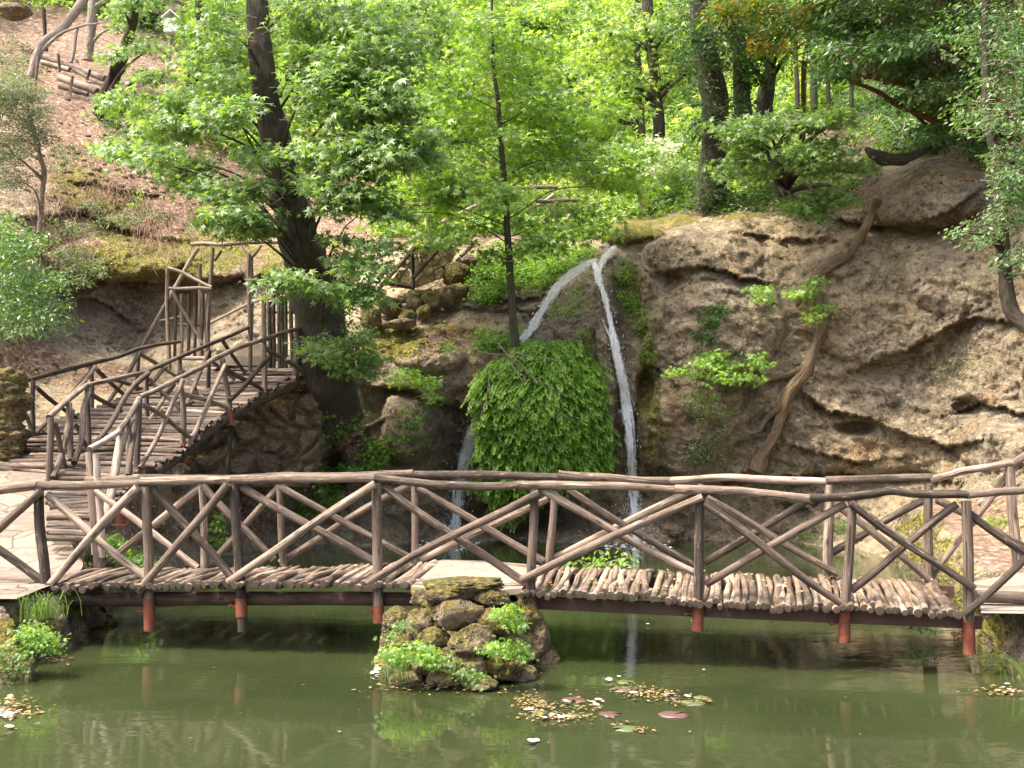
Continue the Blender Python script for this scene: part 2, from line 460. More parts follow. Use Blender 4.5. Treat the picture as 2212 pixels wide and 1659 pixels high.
M = {}
M['log'] = mat_log('weathered_wood', (0.040, 0.029, 0.020), (0.142, 0.105, 0.076), (0.38, 0.30, 0.228))
M['decklog'] = mat_log('deck_wood', (0.070, 0.048, 0.031), (0.195, 0.140, 0.095), (0.42, 0.33, 0.24))
M['walklog'] = mat_log('walkway_wood', (0.034, 0.024, 0.017), (0.105, 0.077, 0.056), (0.28, 0.215, 0.16))
M['beam'] = mat_log('dark_beam_wood', (0.03, 0.018, 0.012), (0.075, 0.042, 0.028), (0.15, 0.10, 0.075))
M['palelog'] = mat_log('pale_wood', (0.15, 0.11, 0.085), (0.31, 0.245, 0.19), (0.52, 0.44, 0.37))
M['rust'] = mat_simple('red_lead_paint', (0.165, 0.045, 0.02), 0.7, 0.65, 9, 0.004)
M['iron'] = mat_simple('dark_iron', (0.07, 0.035, 0.025), 0.7, 0.4, 12, 0.004)
M['bark'] = mat_bark('sweetgum_bark', (0.014, 0.010, 0.007), (0.075, 0.055, 0.040), moss=0.35)
M['barkdark'] = mat_bark('dark_bark', (0.018, 0.013, 0.010), (0.085, 0.062, 0.045), moss=0.5)
M['barkpale'] = mat_bark('pale_bark', (0.14, 0.11, 0.09), (0.50, 0.43, 0.37), 1.4)
M['barktan'] = mat_bark('tan_bark', (0.075, 0.05, 0.028), (0.30, 0.21, 0.125), 1.3, moss=0.25)
M['barkred'] = mat_bark('red_bark', (0.10, 0.038, 0.020), (0.36, 0.17, 0.095), 0.8)
M['rock'] = mat_rock('hillside_stone')
M['boulder'] = mat_rock('boulder_stone', attrs=False)
M['flags'] = mat_flags('flagstones')
M['concrete'] = mat_simple('pale_concrete', (0.25, 0.20, 0.152), 0.9, 0.45, 4, 0.012)
M['masonry'] = mat_masonry('squared_rubble', scale=3.6)
M['rubble'] = mat_masonry('grey_rubble', scale=2.1, warm=False)
M['water'] = mat_water('pond_water')
M['fall'] = mat_fall('falling_water')
M['soil'] = mat_simple('forest_soil', (0.16, 0.105, 0.06), 0.95, 0.5, 1.5, 0.05)
M['white'] = mat_simple('white_paint', (0.75, 0.74, 0.72), 0.6, 0.08, 3, 0.003)
M['blue'] = mat_simple('blue_grey_plastic', (0.10, 0.13, 0.19), 0.4, 0.2, 3, 0.003)
G1, G2, G3 = (0.048, 0.098, 0.020), (0.100, 0.182, 0.042), (0.19, 0.295, 0.10)
M['leaf_gum'] = mat_leaf('sweetgum_leaves', [G1, G2, (0.135, 0.228, 0.060), G3], (2.2, 2.2, 0.9), 0.42, 0.8)
M['leaf_sap'] = mat_leaf('sapling_leaves', [(0.068, 0.155, 0.022), (0.122, 0.240, 0.038), (0.18, 0.315, 0.055), (0.27, 0.40, 0.12)], (2.1, 2.0, 0.7), 0.48, 0.7)
M['leaf_far'] = mat_leaf('woodland_leaves', [(0.046, 0.095, 0.020), (0.100, 0.190, 0.038), (0.18, 0.300, 0.065), (0.34, 0.46, 0.19)], (2.2, 2.0, 0.7), 0.45, 0.7)
M['leaf_dark'] = mat_leaf('dark_leaves', [(0.016, 0.045, 0.010), (0.032, 0.085, 0.016), (0.06, 0.125, 0.026), (0.10, 0.18, 0.05)], (1.8, 2.0, 0.8), 0.35, 0.4)
M['leaf_oval'] = mat_leaf('glossy_oval_leaves', [(0.035, 0.085, 0.022), (0.065, 0.14, 0.04), (0.10, 0.20, 0.06), (0.17, 0.27, 0.10)], (1.9, 2.0, 0.6), 0.32, 0.6, 0.32)
M['leaf_yel'] = mat_leaf('yellowing_leaves', [(0.06, 0.14, 0.02), (0.12, 0.22, 0.03), (0.36, 0.26, 0.03), (0.48, 0.24, 0.03)], (1.9, 1.7, 0.5), 0.42, 0.4)
M['leaf_grey'] = mat_leaf('grey_green_leaves', [(0.055, 0.085, 0.035), (0.10, 0.145, 0.06), (0.16, 0.215, 0.09), (0.25, 0.29, 0.15)], (1.5, 1.6, 0.8), 0.3, 0.3)
M['leaf_white'] = mat_leaf('white_green_leaves', [(0.10, 0.19, 0.05), (0.30, 0.38, 0.18), (0.52, 0.58, 0.38), (0.68, 0.72, 0.55)], (1.3, 1.3, 1.0), 0.35, 0.3)
M['fern'] = mat_leaf('fern_fronds', [(0.048, 0.110, 0.014), (0.105, 0.215, 0.026), (0.185, 0.325, 0.045), (0.29, 0.43, 0.10)], (1.8, 1.9, 0.7), 0.38, 0.25)
M['creep'] = mat_leaf('creeper_leaves', [(0.05, 0.13, 0.016), (0.10, 0.22, 0.026), (0.17, 0.31, 0.04), (0.28, 0.42, 0.08)], (1.8, 1.8, 0.7), 0.38, 0.3)
M['pad'] = mat_leaf('lily_pads', [(0.105, 0.058, 0.050), (0.15, 0.090, 0.078), (0.095, 0.125, 0.052), (0.13, 0.175, 0.075)], (1, 1, 1), 0.1, 0.5, 0.35)
M['petal'] = mat_leaf('pale_fallen_petals', [(0.70, 0.50, 0.42), (0.78, 0.62, 0.55), (0.80, 0.74, 0.68)], (1, 1, 1), 0.2, 0.3)
M['dry'] = mat_leaf('dry_leaves', [(0.20, 0.095, 0.045), (0.36, 0.19, 0.08), (0.50, 0.30, 0.12), (0.62, 0.45, 0.28)], (1.4, 1.2, 0.9), 0.2, 0.3)
M['grass'] = mat_leaf('grass_blades', [(0.06, 0.13, 0.022), (0.11, 0.20, 0.035), (0.20, 0.29, 0.07)], (1.5, 1.5, 0.7), 0.4, 0.3)
M['drygrass'] = mat_leaf('dry_grass_blades', [(0.09, 0.052, 0.034), (0.18, 0.11, 0.074), (0.32, 0.22, 0.15)], (1.2, 1.1, 1.0), 0.2, 0.2)
M['float'] = mat_leaf('sodden_leaves', [(0.09, 0.055, 0.025), (0.19, 0.12, 0.05), (0.28, 0.20, 0.085), (0.38, 0.31, 0.16)], (1.2, 1.1, .8), 0.15, 0.3)
M['twig'] = mat_simple('grey_twigs', (0.20, 0.155, 0.12), 0.9, 0.4, 12, 0.004)

# ------------------------------------------------------------------ leaves
def tmpl(kind):
    if kind == 'star':
        ring = []
        for a, r in zip((-112, -82, -55, -27, 0, 27, 55, 82, 112, 180), (.42, .20, .60, .21, .68, .21, .60, .20, .42, .16)):
            t = math.radians(a); ring.append((math.sin(t) * r, 0.3 + math.cos(t) * r, -0.30 * r * r))
        v = np.array([(0, 0.3, 0.02)] + ring)
        k = np.arange(10)
        return v, np.stack([np.zeros(10, int), k + 1, (k + 1) % 10 + 1], 1)
    if kind == 'oval':
        v = np.array([(0, 0, 0), (-.20, .35, .05), (-.16, .72, .0), (0, 1, -.12), (.16, .72, .0), (.20, .35, .05), (0, .5, -.03)])
        return v, np.array([(0, 6, 1), (1, 6, 2), (2, 6, 3), (3, 6, 4), (4, 6, 5), (5, 6, 0)])
    if kind == 'kite':
        v = np.array([(0, 0, 0), (-.30, .45, .06), (0, 1, -.1), (.30, .45, .06)])
        return v, np.array([(0, 3, 2, 1)])
    if kind == 'tri3':      # three-lobed bunch used far away
        v = np.array([(0, .1, 0), (-.5, .35, -.05), (-.12, .5, .05), (0, 1, -.12), (.12, .5, .05), (.5, .35, -.05)])
        return v, np.array([(0, 2, 1), (0, 4, 3), (0, 3, 2), (0, 5, 4)])
    if kind == 'round':
        k = np.arange(7); a = k / 7 * 2 * math.pi
        v = np.vstack([[(0, .5, -.05)], np.stack([np.sin(a) * .42 , .5 + np.cos(a) * .5, 0.04 + 0 * a], 1)])
        return v, np.stack([np.zeros(7, int), k + 1, (k + 1) % 7 + 1], 1)
TM = {k: tmpl(k) for k in ('star', 'oval', 'kite', 'tri3', 'round')}

def norm(a): return a / (np.linalg.norm(a, axis=-1, keepdims=True) + 1e-9)

def leaves(mb, kind, pos, tip, nrm, size, rnd):
    tv, tf = TM[kind]
    n = len(pos); k = len(tv)
    y = norm(tip); x = norm(np.cross(y, nrm)); z = np.cross(x, y)
    size = np.broadcast_to(size, (n,))
    V = pos[:, None, :] + size[:, None, None] * (tv[None, :, 0:1] * x[:, None] + tv[None, :, 1:2] * y[:, None] + tv[None, :, 2:3] * z[:, None])
    Fc = (tf[None] + (np.arange(n) * k)[:, None, None]).reshape(-1, tf.shape[1])
    mb.add(V.reshape(-1, 3), Fc, np.repeat(rnd, k), smooth=False)

def sprays(mb, kind, C, A, L, nleaf, size, droop=0.35, flat=0.45, bright=0.5, spread=0.5, width=0.32, twig=None):
    """C spray centres, A azimuth; every spray is a flat fan of leaves on one twig"""
    n = len(C)
    if n == 0: return
    t = np.tile((np.arange(nleaf) + 0.5) / nleaf, (n, 1)) + rng.normal(0, 0.06, (n, nleaf))
    sgn = np.where((np.arange(nleaf) % 2)[None, :] > 0, 1.0, -1.0) * np.ones((n, 1))
    d = np.stack([np.cos(A), np.sin(A), rng.normal(-0.10, 0.22, n)], -1); d = norm(d)
    s = norm(np.cross(d, np.array([0, 0, 1.0])) + np.stack([0 * A, 0 * A, rng.normal(0, .25, n)], -1))
    Lr = L * rng.uniform(0.7, 1.3, n)
    lat = sgn * width * L * np.abs(rng.normal(0.5, 0.5, (n, nleaf)))
    pos = C[:, None] + d[:, None] * ((t - 0.5) * Lr[:, None])[..., None] + s[:, None] * lat[..., None]
    pos[..., 2] += rng.normal(0, 0.09 * L, (n, nleaf)) - droop * 0.25 * L * (t - .5) ** 2
    tipd = d[:, None] * rng.uniform(0.2, 1, (n, nleaf))[..., None] + s[:, None] * (sgn * rng.uniform(0.3, 1.1, (n, nleaf)))[..., None]
    tipd[..., 2] -= np.abs(rng.normal(droop, 0.3, (n, nleaf)))
    nr = rng.normal(0, flat, (n, nleaf, 3)); nr[..., 2] += 0.75; nr[..., 1] -= 0.25
    base = np.clip(rng.normal(bright, spread * 0.28, n), 0, 1)
    rr = np.clip(base[:, None] + rng.normal(0, spread * 0.26, (n, nleaf)), 0, 1)
    sz = size * rng.uniform(0.6, 1.25, (n, nleaf))
    leaves(mb, kind, pos.reshape(-1, 3), tipd.reshape(-1, 3), nr.reshape(-1, 3), sz.ravel(), rr.ravel())
    if twig is not None:
        a = C - d * (Lr * 0.75)[:, None]; b = C + d * (Lr * 0.5)[:, None]; b[:, 2] -= .03
        w = np.array([0, 0, 0.006]); w2 = s * 0.006
        for o in range(n):
            twig.add(np.array([a[o] - w2[o], a[o] + w2[o], a[o] + 2 * w, b[o]]), np.array([(0, 1, 3), (1, 2, 3), (2, 0, 3)]), 0.5)

def pad_points(pads, tier=True):
    """pads (px,py,rx,ry,d,dd,n): spray centres gathered in flattened tiers inside each pad"""
    C = []
    for (x, y, rx, ry, d, dd, n) in pads:
        if tier:
            m = max(2, int(n / 9))
            ta = rng.uniform(0, 2 * math.pi, m); tr = np.sqrt(rng.uniform(0, 1, m))
            tx, ty = x + rx * tr * np.cos(ta) * .85, y + ry * tr * np.sin(ta) * .9
            td = d + dd * rng.uniform(-1, 1, m)
            w = rng.integers(0, m, n)
            g = rng.normal(0, 1, (n, 2))
            px = tx[w] + g[:, 0] * rx * 0.26; py = ty[w] + g[:, 1] * ry * 0.16 + (g[:, 0] * rx * .26) ** 2 / (rx * 4.5 + 1)
            dz = td[w] + rng.normal(0, 0.30, n)
        else:
            a = rng.uniform(0, 2 * math.pi, n); r = np.sqrt(rng.uniform(0, 1, n))
            px, py = x + rx * r * np.cos(a), y + ry * r * np.sin(a)
            dz = d + dd * rng.uniform(-1, 1, n)
        C.append(P(px, py, dz))
    return np.concatenate(C)

def crown(pads, kind, mat, parent, L=0.55, nleaf=16, size=0.15, trunk_xy=None, name='crown', tier=True, twigs=True, gaps=None, **kw):
    C = pad_points(pads, tier)
    if gaps:
        tr = np.array(gaps[0], float); o = np.argsort(tr[:, 1])
        r = C - EYE; dep = r[:, 1] * cs + r[:, 2] * sn; px = CX + F * r[:, 0] / dep; py = CY - F * (r[:, 2] * cs - r[:, 1] * sn) / dep
        tx = np.interp(py, tr[o, 1], tr[o, 0]); tw_ = np.interp(py, tr[o, 1], tr[o, 3]); td = np.interp(py, tr[o, 1], tr[o, 2])
        bad = np.zeros(len(C), bool)
        for y0, y1, m in gaps[1]: bad |= (py > y0) & (py < y1) & (np.abs(px - tx) < tw_ + m) & (C[:, 1] < td + .3)
        C = C[~bad | (rng.uniform(0, 1, len(C)) < .07)]
    A = rng.uniform(0, 2 * math.pi, len(C))
    if trunk_xy is not None:
        A = np.arctan2(C[:, 1] - trunk_xy[1], C[:, 0] - trunk_xy[0]) + rng.normal(0, 0.8, len(C))
    mb = MB(); tw = MB() if twigs and len(C) > 150 else None
    sprays(mb, kind, C, A, L, nleaf, size, twig=tw, **kw)
    o = mb.build(name, M[mat], parent)
    if tw is not None and tw.n: tag(tw.build('twigs', M['twig'], o), kind='stuff')
    return o


# ------------------------------------------------------------------ hillside sheet
CP = np.array([
 # waterline and pond bed
 (-500,1330,13),(-200,1330,14),(100,1330,15),(240,1215,15.0),(350,1195,18.0),(470,1195,20.5),(600,1175,22.7),(700,1172,23.0),(900,1165,23.9),(1100,1160,24.5),(1300,1165,23.9),(1500,1160,24.5),
 (1700,1165,23.9),(1850,1182,22.0),(1960,1215,19.1),(2050,1260,16.2),(2212,1330,14.5),(2500,1330,13),(2740,1330,12),
 (350,1330,17.0),(600,1330,17.5),(900,1330,17.8),(1200,1330,17.8),(1500,1330,17.8),(1800,1330,17.5),
 # right bank behind the bridge
 (1950,1150,20.5),(2050,1180,17.8),(2150,1190,16.2),(2212,1180,15.5),(2100,1110,18.8),(2212,1090,17.5),(2000,1090,21.8),(2500,1180,12),(2740,1000,11),
 # right cliff
 (1420,1050,23.9),(1600,1040,23.8),(1800,1035,23.4),(2000,1030,22.4),(2150,1010,20.0),(2212,1000,19.0),
 (1420,900,23.5),(1600,900,23.3),(1800,900,23.3),(2000,900,22.4),(2140,940,19.8),(2212,880,20.2),
 (1450,760,23.6),(1600,760,23.0),(1700,760,23.5),(1850,760,23.2),(2000,760,22.4),(2212,740,20.4),
 (1420,640,24.0),(1550,650,23.3),(1700,650,23.9),(1850,620,23.5),(2000,600,22.8),(2212,600,20.8),
 (1440,560,24.2),(1500,520,24.0),(1600,540,24.3),(1750,520,24.6),(1900,500,24.0),(2050,500,23.2),(2212,470,21.5),
 (1460,485,24.8),(1600,470,25.0),(1750,440,25.4),(1850,420,25.0),(2000,350,24.2),(2120,340,23.6),(2212,360,22.5),(2500,500,16),(2740,600,13),(2740,200,18),
 # land behind the right cliff
 (1460,450,27.5),(1600,420,28.5),(1750,380,28.5),(1900,310,27.5),(2050,250,27.0),(2212,240,25.5),
 (1600,340,33),(1900,220,32),(2212,120,30),(2000,0,40),(2212,-200,42),(1700,150,46),(1700,-200,66),(2740,-300,40),
 # waterfall top and centre
 (1400,530,24.6),(1340,545,24.8),(1280,555,25.0),(1350,495,25.6),(1300,515,26.0),(1400,478,26.8),(1350,470,28.2),
 (1350,620,24.2),(1350,700,23.9),(1360,800,23.7),(1370,900,23.7),(1380,1000,23.8),(1380,1090,24.0),
 (1290,620,23.8),(1270,700,23.4),(1300,800,23.5),(1330,950,23.8),(1330,1090,24.2),
 (1200,560,25.6),(1200,640,24.6),(1210,690,23.7),(1130,740,23.3),(1130,600,25.0),(1060,560,25.6),(1050,620,24.8),(1030,680,24.2),
 (1160,780,22.9),(1160,900,22.9),(1160,1020,23.6),(1160,1110,24.4),(1050,800,23.0),(1050,900,23.3),(1060,1050,24.0),
 (1000,900,23.6),(990,1000,23.9),(980,1120,24.0),
 (960,740,23.6),(900,720,23.6),(880,790,23.2),(880,900,22.7),(870,990,22.9),(860,1090,23.4),(800,880,23.2),(790,1000,23.0),(790,1100,23.2),
 (800,740,23.4),(850,700,24.0),(950,690,24.2),(1000,650,24.6),
 # path level behind the waterfall, wooded slope beyond
 (960,640,25.0),(850,650,24.8),(780,690,24.0),(1000,560,26.0),(900,600,25.6),(1000,525,28.0),(1100,515,28.5),(1220,518,28.0),
 (1000,470,33),(1200,470,33.5),(1350,440,34),(1100,420,38),(900,450,34),(1100,320,46),(1350,320,46),(900,320,46),(1100,150,60),(1400,150,60),(900,100,60),(1100,-50,76),(1100,-400,110),(600,-400,95),
 # left bank, wall foot and the slope under the walkway
 (240,1100,15.8),(350,1060,19.0),(350,1130,18.5),(460,1060,21.2),(460,1130,20.8),(600,1060,22.2),(600,1120,22.4),(700,1060,22.6),(720,960,22.4),
 (480,930,21.6),(600,900,22.0),(680,850,22.4),(420,990,20.5),(330,980,19.5),(240,1010,17.5),
 (700,800,22.8),(740,860,22.4),(640,780,24.0),(560,760,25.0),(480,790,25.0),(400,700,27.0),(300,760,26.8),(150,700,26.0),(100,830,23.5),(210,850,24.0),(320,870,23.0),
 (30,900,21),(0,960,20.0),(-100,960,19.0),(-400,900,15),(-400,1100,14),(0,1060,18),(120,1010,18.5),(-200,1150,15.5),(100,1180,16.0),
 # left hillside
 (0,850,21.5),(60,760,24),(0,700,23.0),(150,600,26.6),(300,640,27.4),(300,585,26.9),(400,560,27.2),(500,600,27.2),(450,530,28.2),(600,560,28.0),(700,560,27.8),(640,680,26.4),(700,690,25.6),
 (300,450,29),(100,450,27),(0,500,24.5),(450,440,31),(620,430,33),(760,520,30.0),(780,600,27.5),(250,300,33),(50,300,30.5),(400,280,36),(600,300,40),(130,200,35.5),(280,200,37),(100,110,40),
 (400,100,46),(700,200,48),(0,40,43),(600,0,60),(250,-100,55),(-400,300,24),(-400,600,19),(-400,-100,38),(-100,100,36),(200,-400,80),
], float)
# ruled interpolation: linear radial basis on log depth
def rbf_fit(c):
    X = c[:, :2] / 1000; y = np.log(c[:, 2])
    D_ = np.linalg.norm(X[:, None] - X[None], axis=-1)
    n = len(X)
    A = np.zeros((n + 3, n + 3)); A[:n, :n] = -D_ - np.eye(n) * 1e-3
    A[:n, n] = 1; A[:n, n + 1:] = X; A[n, :n] = 1; A[n + 1:, :n] = X.T
    return X, np.linalg.solve(A, np.concatenate([y, np.zeros(3)]))
_X, _w = rbf_fit(CP)
def rbf(px, py):
    q = np.stack([np.ravel(px), np.ravel(py)], -1) / 1000
    out = np.empty(len(q))
    for i in range(0, len(q), 20000):
        b = q[i:i + 20000]
        D_ = np.sqrt(((b[:, None] - _X[None]) ** 2).sum(-1))
        out[i:i + 20000] = -D_ @ _w[:-3] + _w[-3] + b @ _w[-2:]
    return np.exp(out).reshape(np.shape(px))

def axis(a, b, lo, hi, fine, coarse):
    return np.concatenate([np.arange(a, lo, coarse), np.arange(lo, hi, fine), np.arange(hi, b + 1, coarse)])
US = axis(-520, 2740, -60, 2272, 4.6, 20); VS = axis(-420, 1330, -30, 1250, 4.6, 18)
UU, VV = np.meshgrid(US, VS)
DD = rbf(UU, VV)

def crease(pts, up, dn, wu=26, wd=60, fade=45):
    """overhanging ledge along a line: rock above it stands out, below it cuts in"""
    global DD
    pts = np.array(pts, float)
    yc = np.interp(UU, pts[:, 0], pts[:, 1]) + 12 * perlin(np.stack([UU / 45, VV * 0 + pts[0, 1], VV * 0], -1)) + 6 * perlin(np.stack([UU / 15, VV * 0 + pts[0, 1], VV * 0 + 5], -1))
    k_ = np.clip(0.75 + 0.9 * perlin(np.stack([UU / 70, VV * 0 + pts[0, 0], VV * 0 + 2], -1)), .15, 1.3)
    up = up * 0.42 * k_; dn = dn * 0.6 * k_
    e = sstep(UU, pts[0, 0] - fade, pts[0, 0] + fade) * (1 - sstep(UU, pts[-1, 0] - fade, pts[-1, 0] + fade))
    dy = VV - yc
    DD = DD - e * up * np.where(dy < 0, np.exp(-(dy / wu) ** 2), 0) + e * dn * np.where(dy >= 0, np.exp(-dy / wd), 0)
def bulge(x, y, rx, ry, h, p=1.0):
    global DD
    r2 = ((UU - x) / rx) ** 2 + ((VV - y) / ry) ** 2
    DD = DD - h * np.clip(1 - r2, 0, 1) ** (0.5 * p)
def hole(x, y, rx, ry, h):
    global DD
    r2 = ((UU - x) / rx) ** 2 + ((VV - y) / ry) ** 2
    DD = DD + h * np.exp(-r2 * r2)

bulge(1550, 700, 150, 120, 0.55); bulge(1520, 545, 130, 60, 0.5); bulge(1480, 930, 110, 130, 0.5)
bulge(1900, 640, 190, 150, 0.5); bulge(2060, 590, 120, 90, 0.35)
bulge(1990, 415, 140, 82, 1.1, 1.2); bulge(1850, 950, 220, 70, 0.35); bulge(2150, 960, 90, 60, 0.5)
bulge(885, 910, 62, 95, 0.9); bulge(760, 990, 40, 70, 0.4); bulge(930, 770, 80, 40, 0.5); bulge(1240, 660, 60, 85, 0.45)
bulge(1350, 497, 90, 26, 0.8); bulge(1425, 590, 16, 120, 0.35); bulge(1400, 640, 18, 160, 0.3); bulge(1310, 760, 26, 210, 0.35); bulge(1400, 900, 24, 180, 0.4)
bulge(250, 560, 150, 50, 0.7); bulge(420, 575, 120, 40, 0.6); bulge(200, 400, 100, 60, .4); bulge(2150, 1130, 60, 40, .4)
crease([(1425, 590), (1520, 575), (1580, 590), (1650, 612)], 0.55, 0.85, 30, 26)
crease([(1850, 800), (1930, 765), (2000, 735), (2060, 700), (2120, 685), (2230, 705)], 0.5, 0.5, 30, 60)
crease([(1730, 850), (1800, 890), (1880, 905), (1960, 940), (2050, 965), (2120, 950)], 0.45, 0.75, 26, 34)
crease([(2040, 900), (2120, 870), (2240, 900)], 0.4, 0.7, 26, 30)
crease([(1380, 1030), (1600, 1038), (1800, 1020), (1960, 1030), (2060, 1040)], 0.5, 0.9, 36, 60)
crease([(1800, 470), (1900, 490), (2000, 478), (2060, 450), (2130, 400)], 0.55, 0.8, 30, 40)
crease([(1880, 330), (1990, 320), (2060, 300)], 0.3, 0.8, 20, 30)
crease([(1560, 500), (1680, 515), (1800, 520)], 0.3, 0.3, 20, 40)
crease([(1700, 960), (1850, 1000), (1950, 985)], 0.25, 0.3, 20, 30)
crease([(100, 640), (200, 600), (330, 610), (460, 600), (600, 600)], 0.6, 0.8, 34, 50)
crease([(170, 640), (240, 660), (300, 715)], 0.3, 0.5, 16, 22)
crease([(60, 470), (180, 460), (280, 500), (400, 520)], 0.5, 0.5, 30, 40)
crease([(150, 390), (260, 410), (360, 430)], 0.35, 0.4, 20, 40)
crease([(780, 840), (850, 835), (930, 870), (1000, 880)], 0.45, 0.7, 22, 30)
crease([(690, 1010), (780, 940), (830, 900)], 0.2, 0.7, 22, 60)
crease([(990, 640), (1080, 650), (1180, 640)], 0.25, 0.25, 14, 20)
crease([(990, 665), (1100, 672), (1150, 668)], 0.25, 0.25, 12, 16)
crease([(1400, 790), (1430, 800), (1460, 830)], 0.3, 0.7, 22, 60, 20)
hole(1395, 840, 18, 50, 0.9); hole(1850, 925, 40, 14, 0.7); hole(2090, 880, 36, 20, 0.7); hole(1960, 1030, 60, 14, 0.5)
hole(1420, 1025, 30, 20, 0.7); hole(720, 1020, 30, 40, 0.9); hole(1100, 1120, 120, 30, 0.8); hole(1460, 560, 1, 1, 0)
hole(880, 850, 40, 12, 0.6); hole(1990, 330, 60, 14, 0.7)

# surface weights
def blobs(lst):
    w = np.zeros_like(UU)
    for (x, y, rx, ry, a) in lst:
        w = np.maximum(w, a * np.exp(-(((UU - x) / rx) ** 2 + ((VV - y) / ry) ** 2) ** 1.5))
    return w
MOSS = blobs([(1350, 495, 100, 30, 1.0), (1460, 475, 80, 20, .75), (1600, 465, 100, 16, .6), (1500, 560, 90, 60, .33), (1650, 480, 130, 40, .4), (1900, 560, 140, 50, .33), (1470, 850, 60, 120, .35), (2080, 620, 90, 60, .3), (1800, 980, 160, 40, .3), (330, 565, 190, 52, 1.0), (260, 500, 90, 50, .7), (470, 545, 90, 60, .9), (170, 400, 80, 60, .85), (240, 440, 80, 40, .7), (610, 560, 80, 50, .7), (560, 640, 60, 60, .35), (840, 745, 90, 45, .9), (190, 390, 70, 55, .75), (300, 555, 130, 40, .95), (420, 540, 120, 45, .8), (160, 440, 60, 40, .6), (540, 545, 90, 40, .6), (870, 735, 70, 40, .8), (960, 710, 40, 20, .6), (1350, 497, 70, 25, .55), (1540, 480, 90, 25, .35),
              (2000, 390, 90, 50, .55), (1950, 440, 60, 30, .45), (2120, 330, 40, 60, .7), (1700, 440, 120, 30, .5), (885, 890, 55, 70, .28), (860, 960, 40, 60, .45), (1400, 860, 30, 200, .75), (1390, 640, 30, 80, .45), (1640, 480, 60, 20, .4), (2000, 1110, 60, 30, .5), (2150, 1160, 60, 30, .4), (470, 1080, 60, 40, .3), (340, 480, 60, 30, .5), (1440, 950, 30, 60, .5),
              (760, 520, 100, 30, .4), (1310, 900, 25, 150, .35), (1090, 1060, 60, 90, .7)])
LIT = np.maximum(blobs([(120, 300, 190, 130, .95), (300, 330, 220, 120, .95), (150, 520, 130, 60, .55), (450, 460, 160, 70, .9), (60, 780, 90, 50, .95), (250, 820, 120, 40, .8), (600, 470, 160, 90, .9), (60, 120, 220, 160, .95), (950, 740, 90, 30, .6), (900, 680, 120, 25, .55),
              (760, 950, 50, 60, .7), (1000, 870, 50, 40, .6), (480, 1130, 160, 60, .75), (300, 1130, 80, 80, .8), (2080, 1140, 110, 50, .95), (2150, 1090, 60, 50, .8), (1750, 420, 200, 25, .6), (1000, 520, 260, 25, .8), (1190, 690, 60, 40, .35), (1580, 470, 60, 20, .5), (560, 570, 150, 50, .6)]),
              sstep(DD, 27.5, 31) * 0.9)
GREY = blobs([(1800, 760, 330, 230, .2), (1550, 620, 120, 140, .3), (2150, 900, 120, 200, .4), (250, 690, 240, 100, .9), (120, 700, 120, 90, .8), (500, 690, 120, 80, .4), (600, 950, 160, 120, .7), (1080, 650, 120, 40, .7), (1980, 450, 120, 40, .5), (1200, 690, 50, 50, .5), (980, 950, 60, 120, .6), (1900, 850, 100, 40, .35), (1560, 690, 60, 50, .2)])
HUM = np.maximum(blobs([(2520, 500, 260, 420, .7), (1700, 400, 260, 70, .95), (1950, 270, 200, 70, 1.0), (2100, 200, 200, 120, 1.0), (1500, 440, 120, 40, .8), (1850, 150, 400, 160, 1), (1250, 440, 300, 60, .6), (900, 430, 120, 60, .5), (720, 900, 40, 120, .6), (700, 1030, 60, 60, .7)]), sstep(DD, 31, 36) * sstep(UU, 500, 800) * .75)
WET = blobs([(980, 960, 42, 110, .95), (1330, 590, 45, 70, .95), (1340, 760, 26, 200, .9), (1375, 980, 30, 160, .8), (1080, 660, 110, 30, .85), (1300, 560, 50, 20, .8), (1130, 690, 60, 40, .7), (990, 1090, 60, 70, .8), (1200, 620, 60, 60, .5), (1100, 1130, 420, 26, .7), (1700, 1150, 200, 16, .6)])

PTS = P(UU, VV, DD)
amp = np.clip(1 - LIT * 0.55, .35, 1) * np.clip(UU * 0 + 1, 0, 1)
near = 1 - sstep(DD, 27, 34) * 0.5
pn = PTS.reshape(-1, 3)
wp = pn + 0.25 * np.stack([fbm(pn + 5 * k_, 1.1, 2) for k_ in range(3)], -1)
nz = (0.34 * fbm(pn, 0.55, 3) + 0.17 * fbm(wp * np.array([1, 1, 1.7]) + 40, 1.3, 3, ridged=True) * 0.8 + 0.15 * fbm(wp + 9, 3.2, 4, 0.65) + 0.06 * fbm(wp * np.array([1, 1, 1.5]) + 70, 6.5, 3, .65, ridged=True)).reshape(UU.shape)
DD = DD - nz * amp * near * 0.95
PTS = P(UU, VV, DD)
nv, nu = UU.shape
idx = np.arange(nv * nu).reshape(nv, nu)
quads = np.stack([idx[:-1, :-1], idx[1:, :-1], idx[1:, 1:], idx[:-1, 1:]], -1).reshape(-1, 4)
mb = MB(); mb.add(PTS, quads, 0.5)
mb.extra = {'moss': MOSS.ravel(), 'litter': LIT.ravel(), 'grey': GREY.ravel(), 'wet': WET.ravel(), 'humus': HUM.ravel()}
tag(mb.build('hillside', M['rock']), kind='structure')

def sd(px, py):
    """depth of the finished hillside at a pixel"""
    px = np.asarray(px, float); py = np.asarray(py, float)
    i = np.clip(np.searchsorted(US, px) - 1, 0, len(US) - 2); j = np.clip(np.searchsorted(VS, py) - 1, 0, len(VS) - 2)
    fu = np.clip((px - US[i]) / (US[i + 1] - US[i]), 0, 1); fv = np.clip((py - VS[j]) / (VS[j + 1] - VS[j]), 0, 1)
    return (DD[j, i] * (1 - fu) + DD[j, i + 1] * fu) * (1 - fv) + (DD[j + 1, i] * (1 - fu) + DD[j + 1, i + 1] * fu) * fv
def S(px, py, off=0.0):
    return P(px, py, sd(px, py) - off)

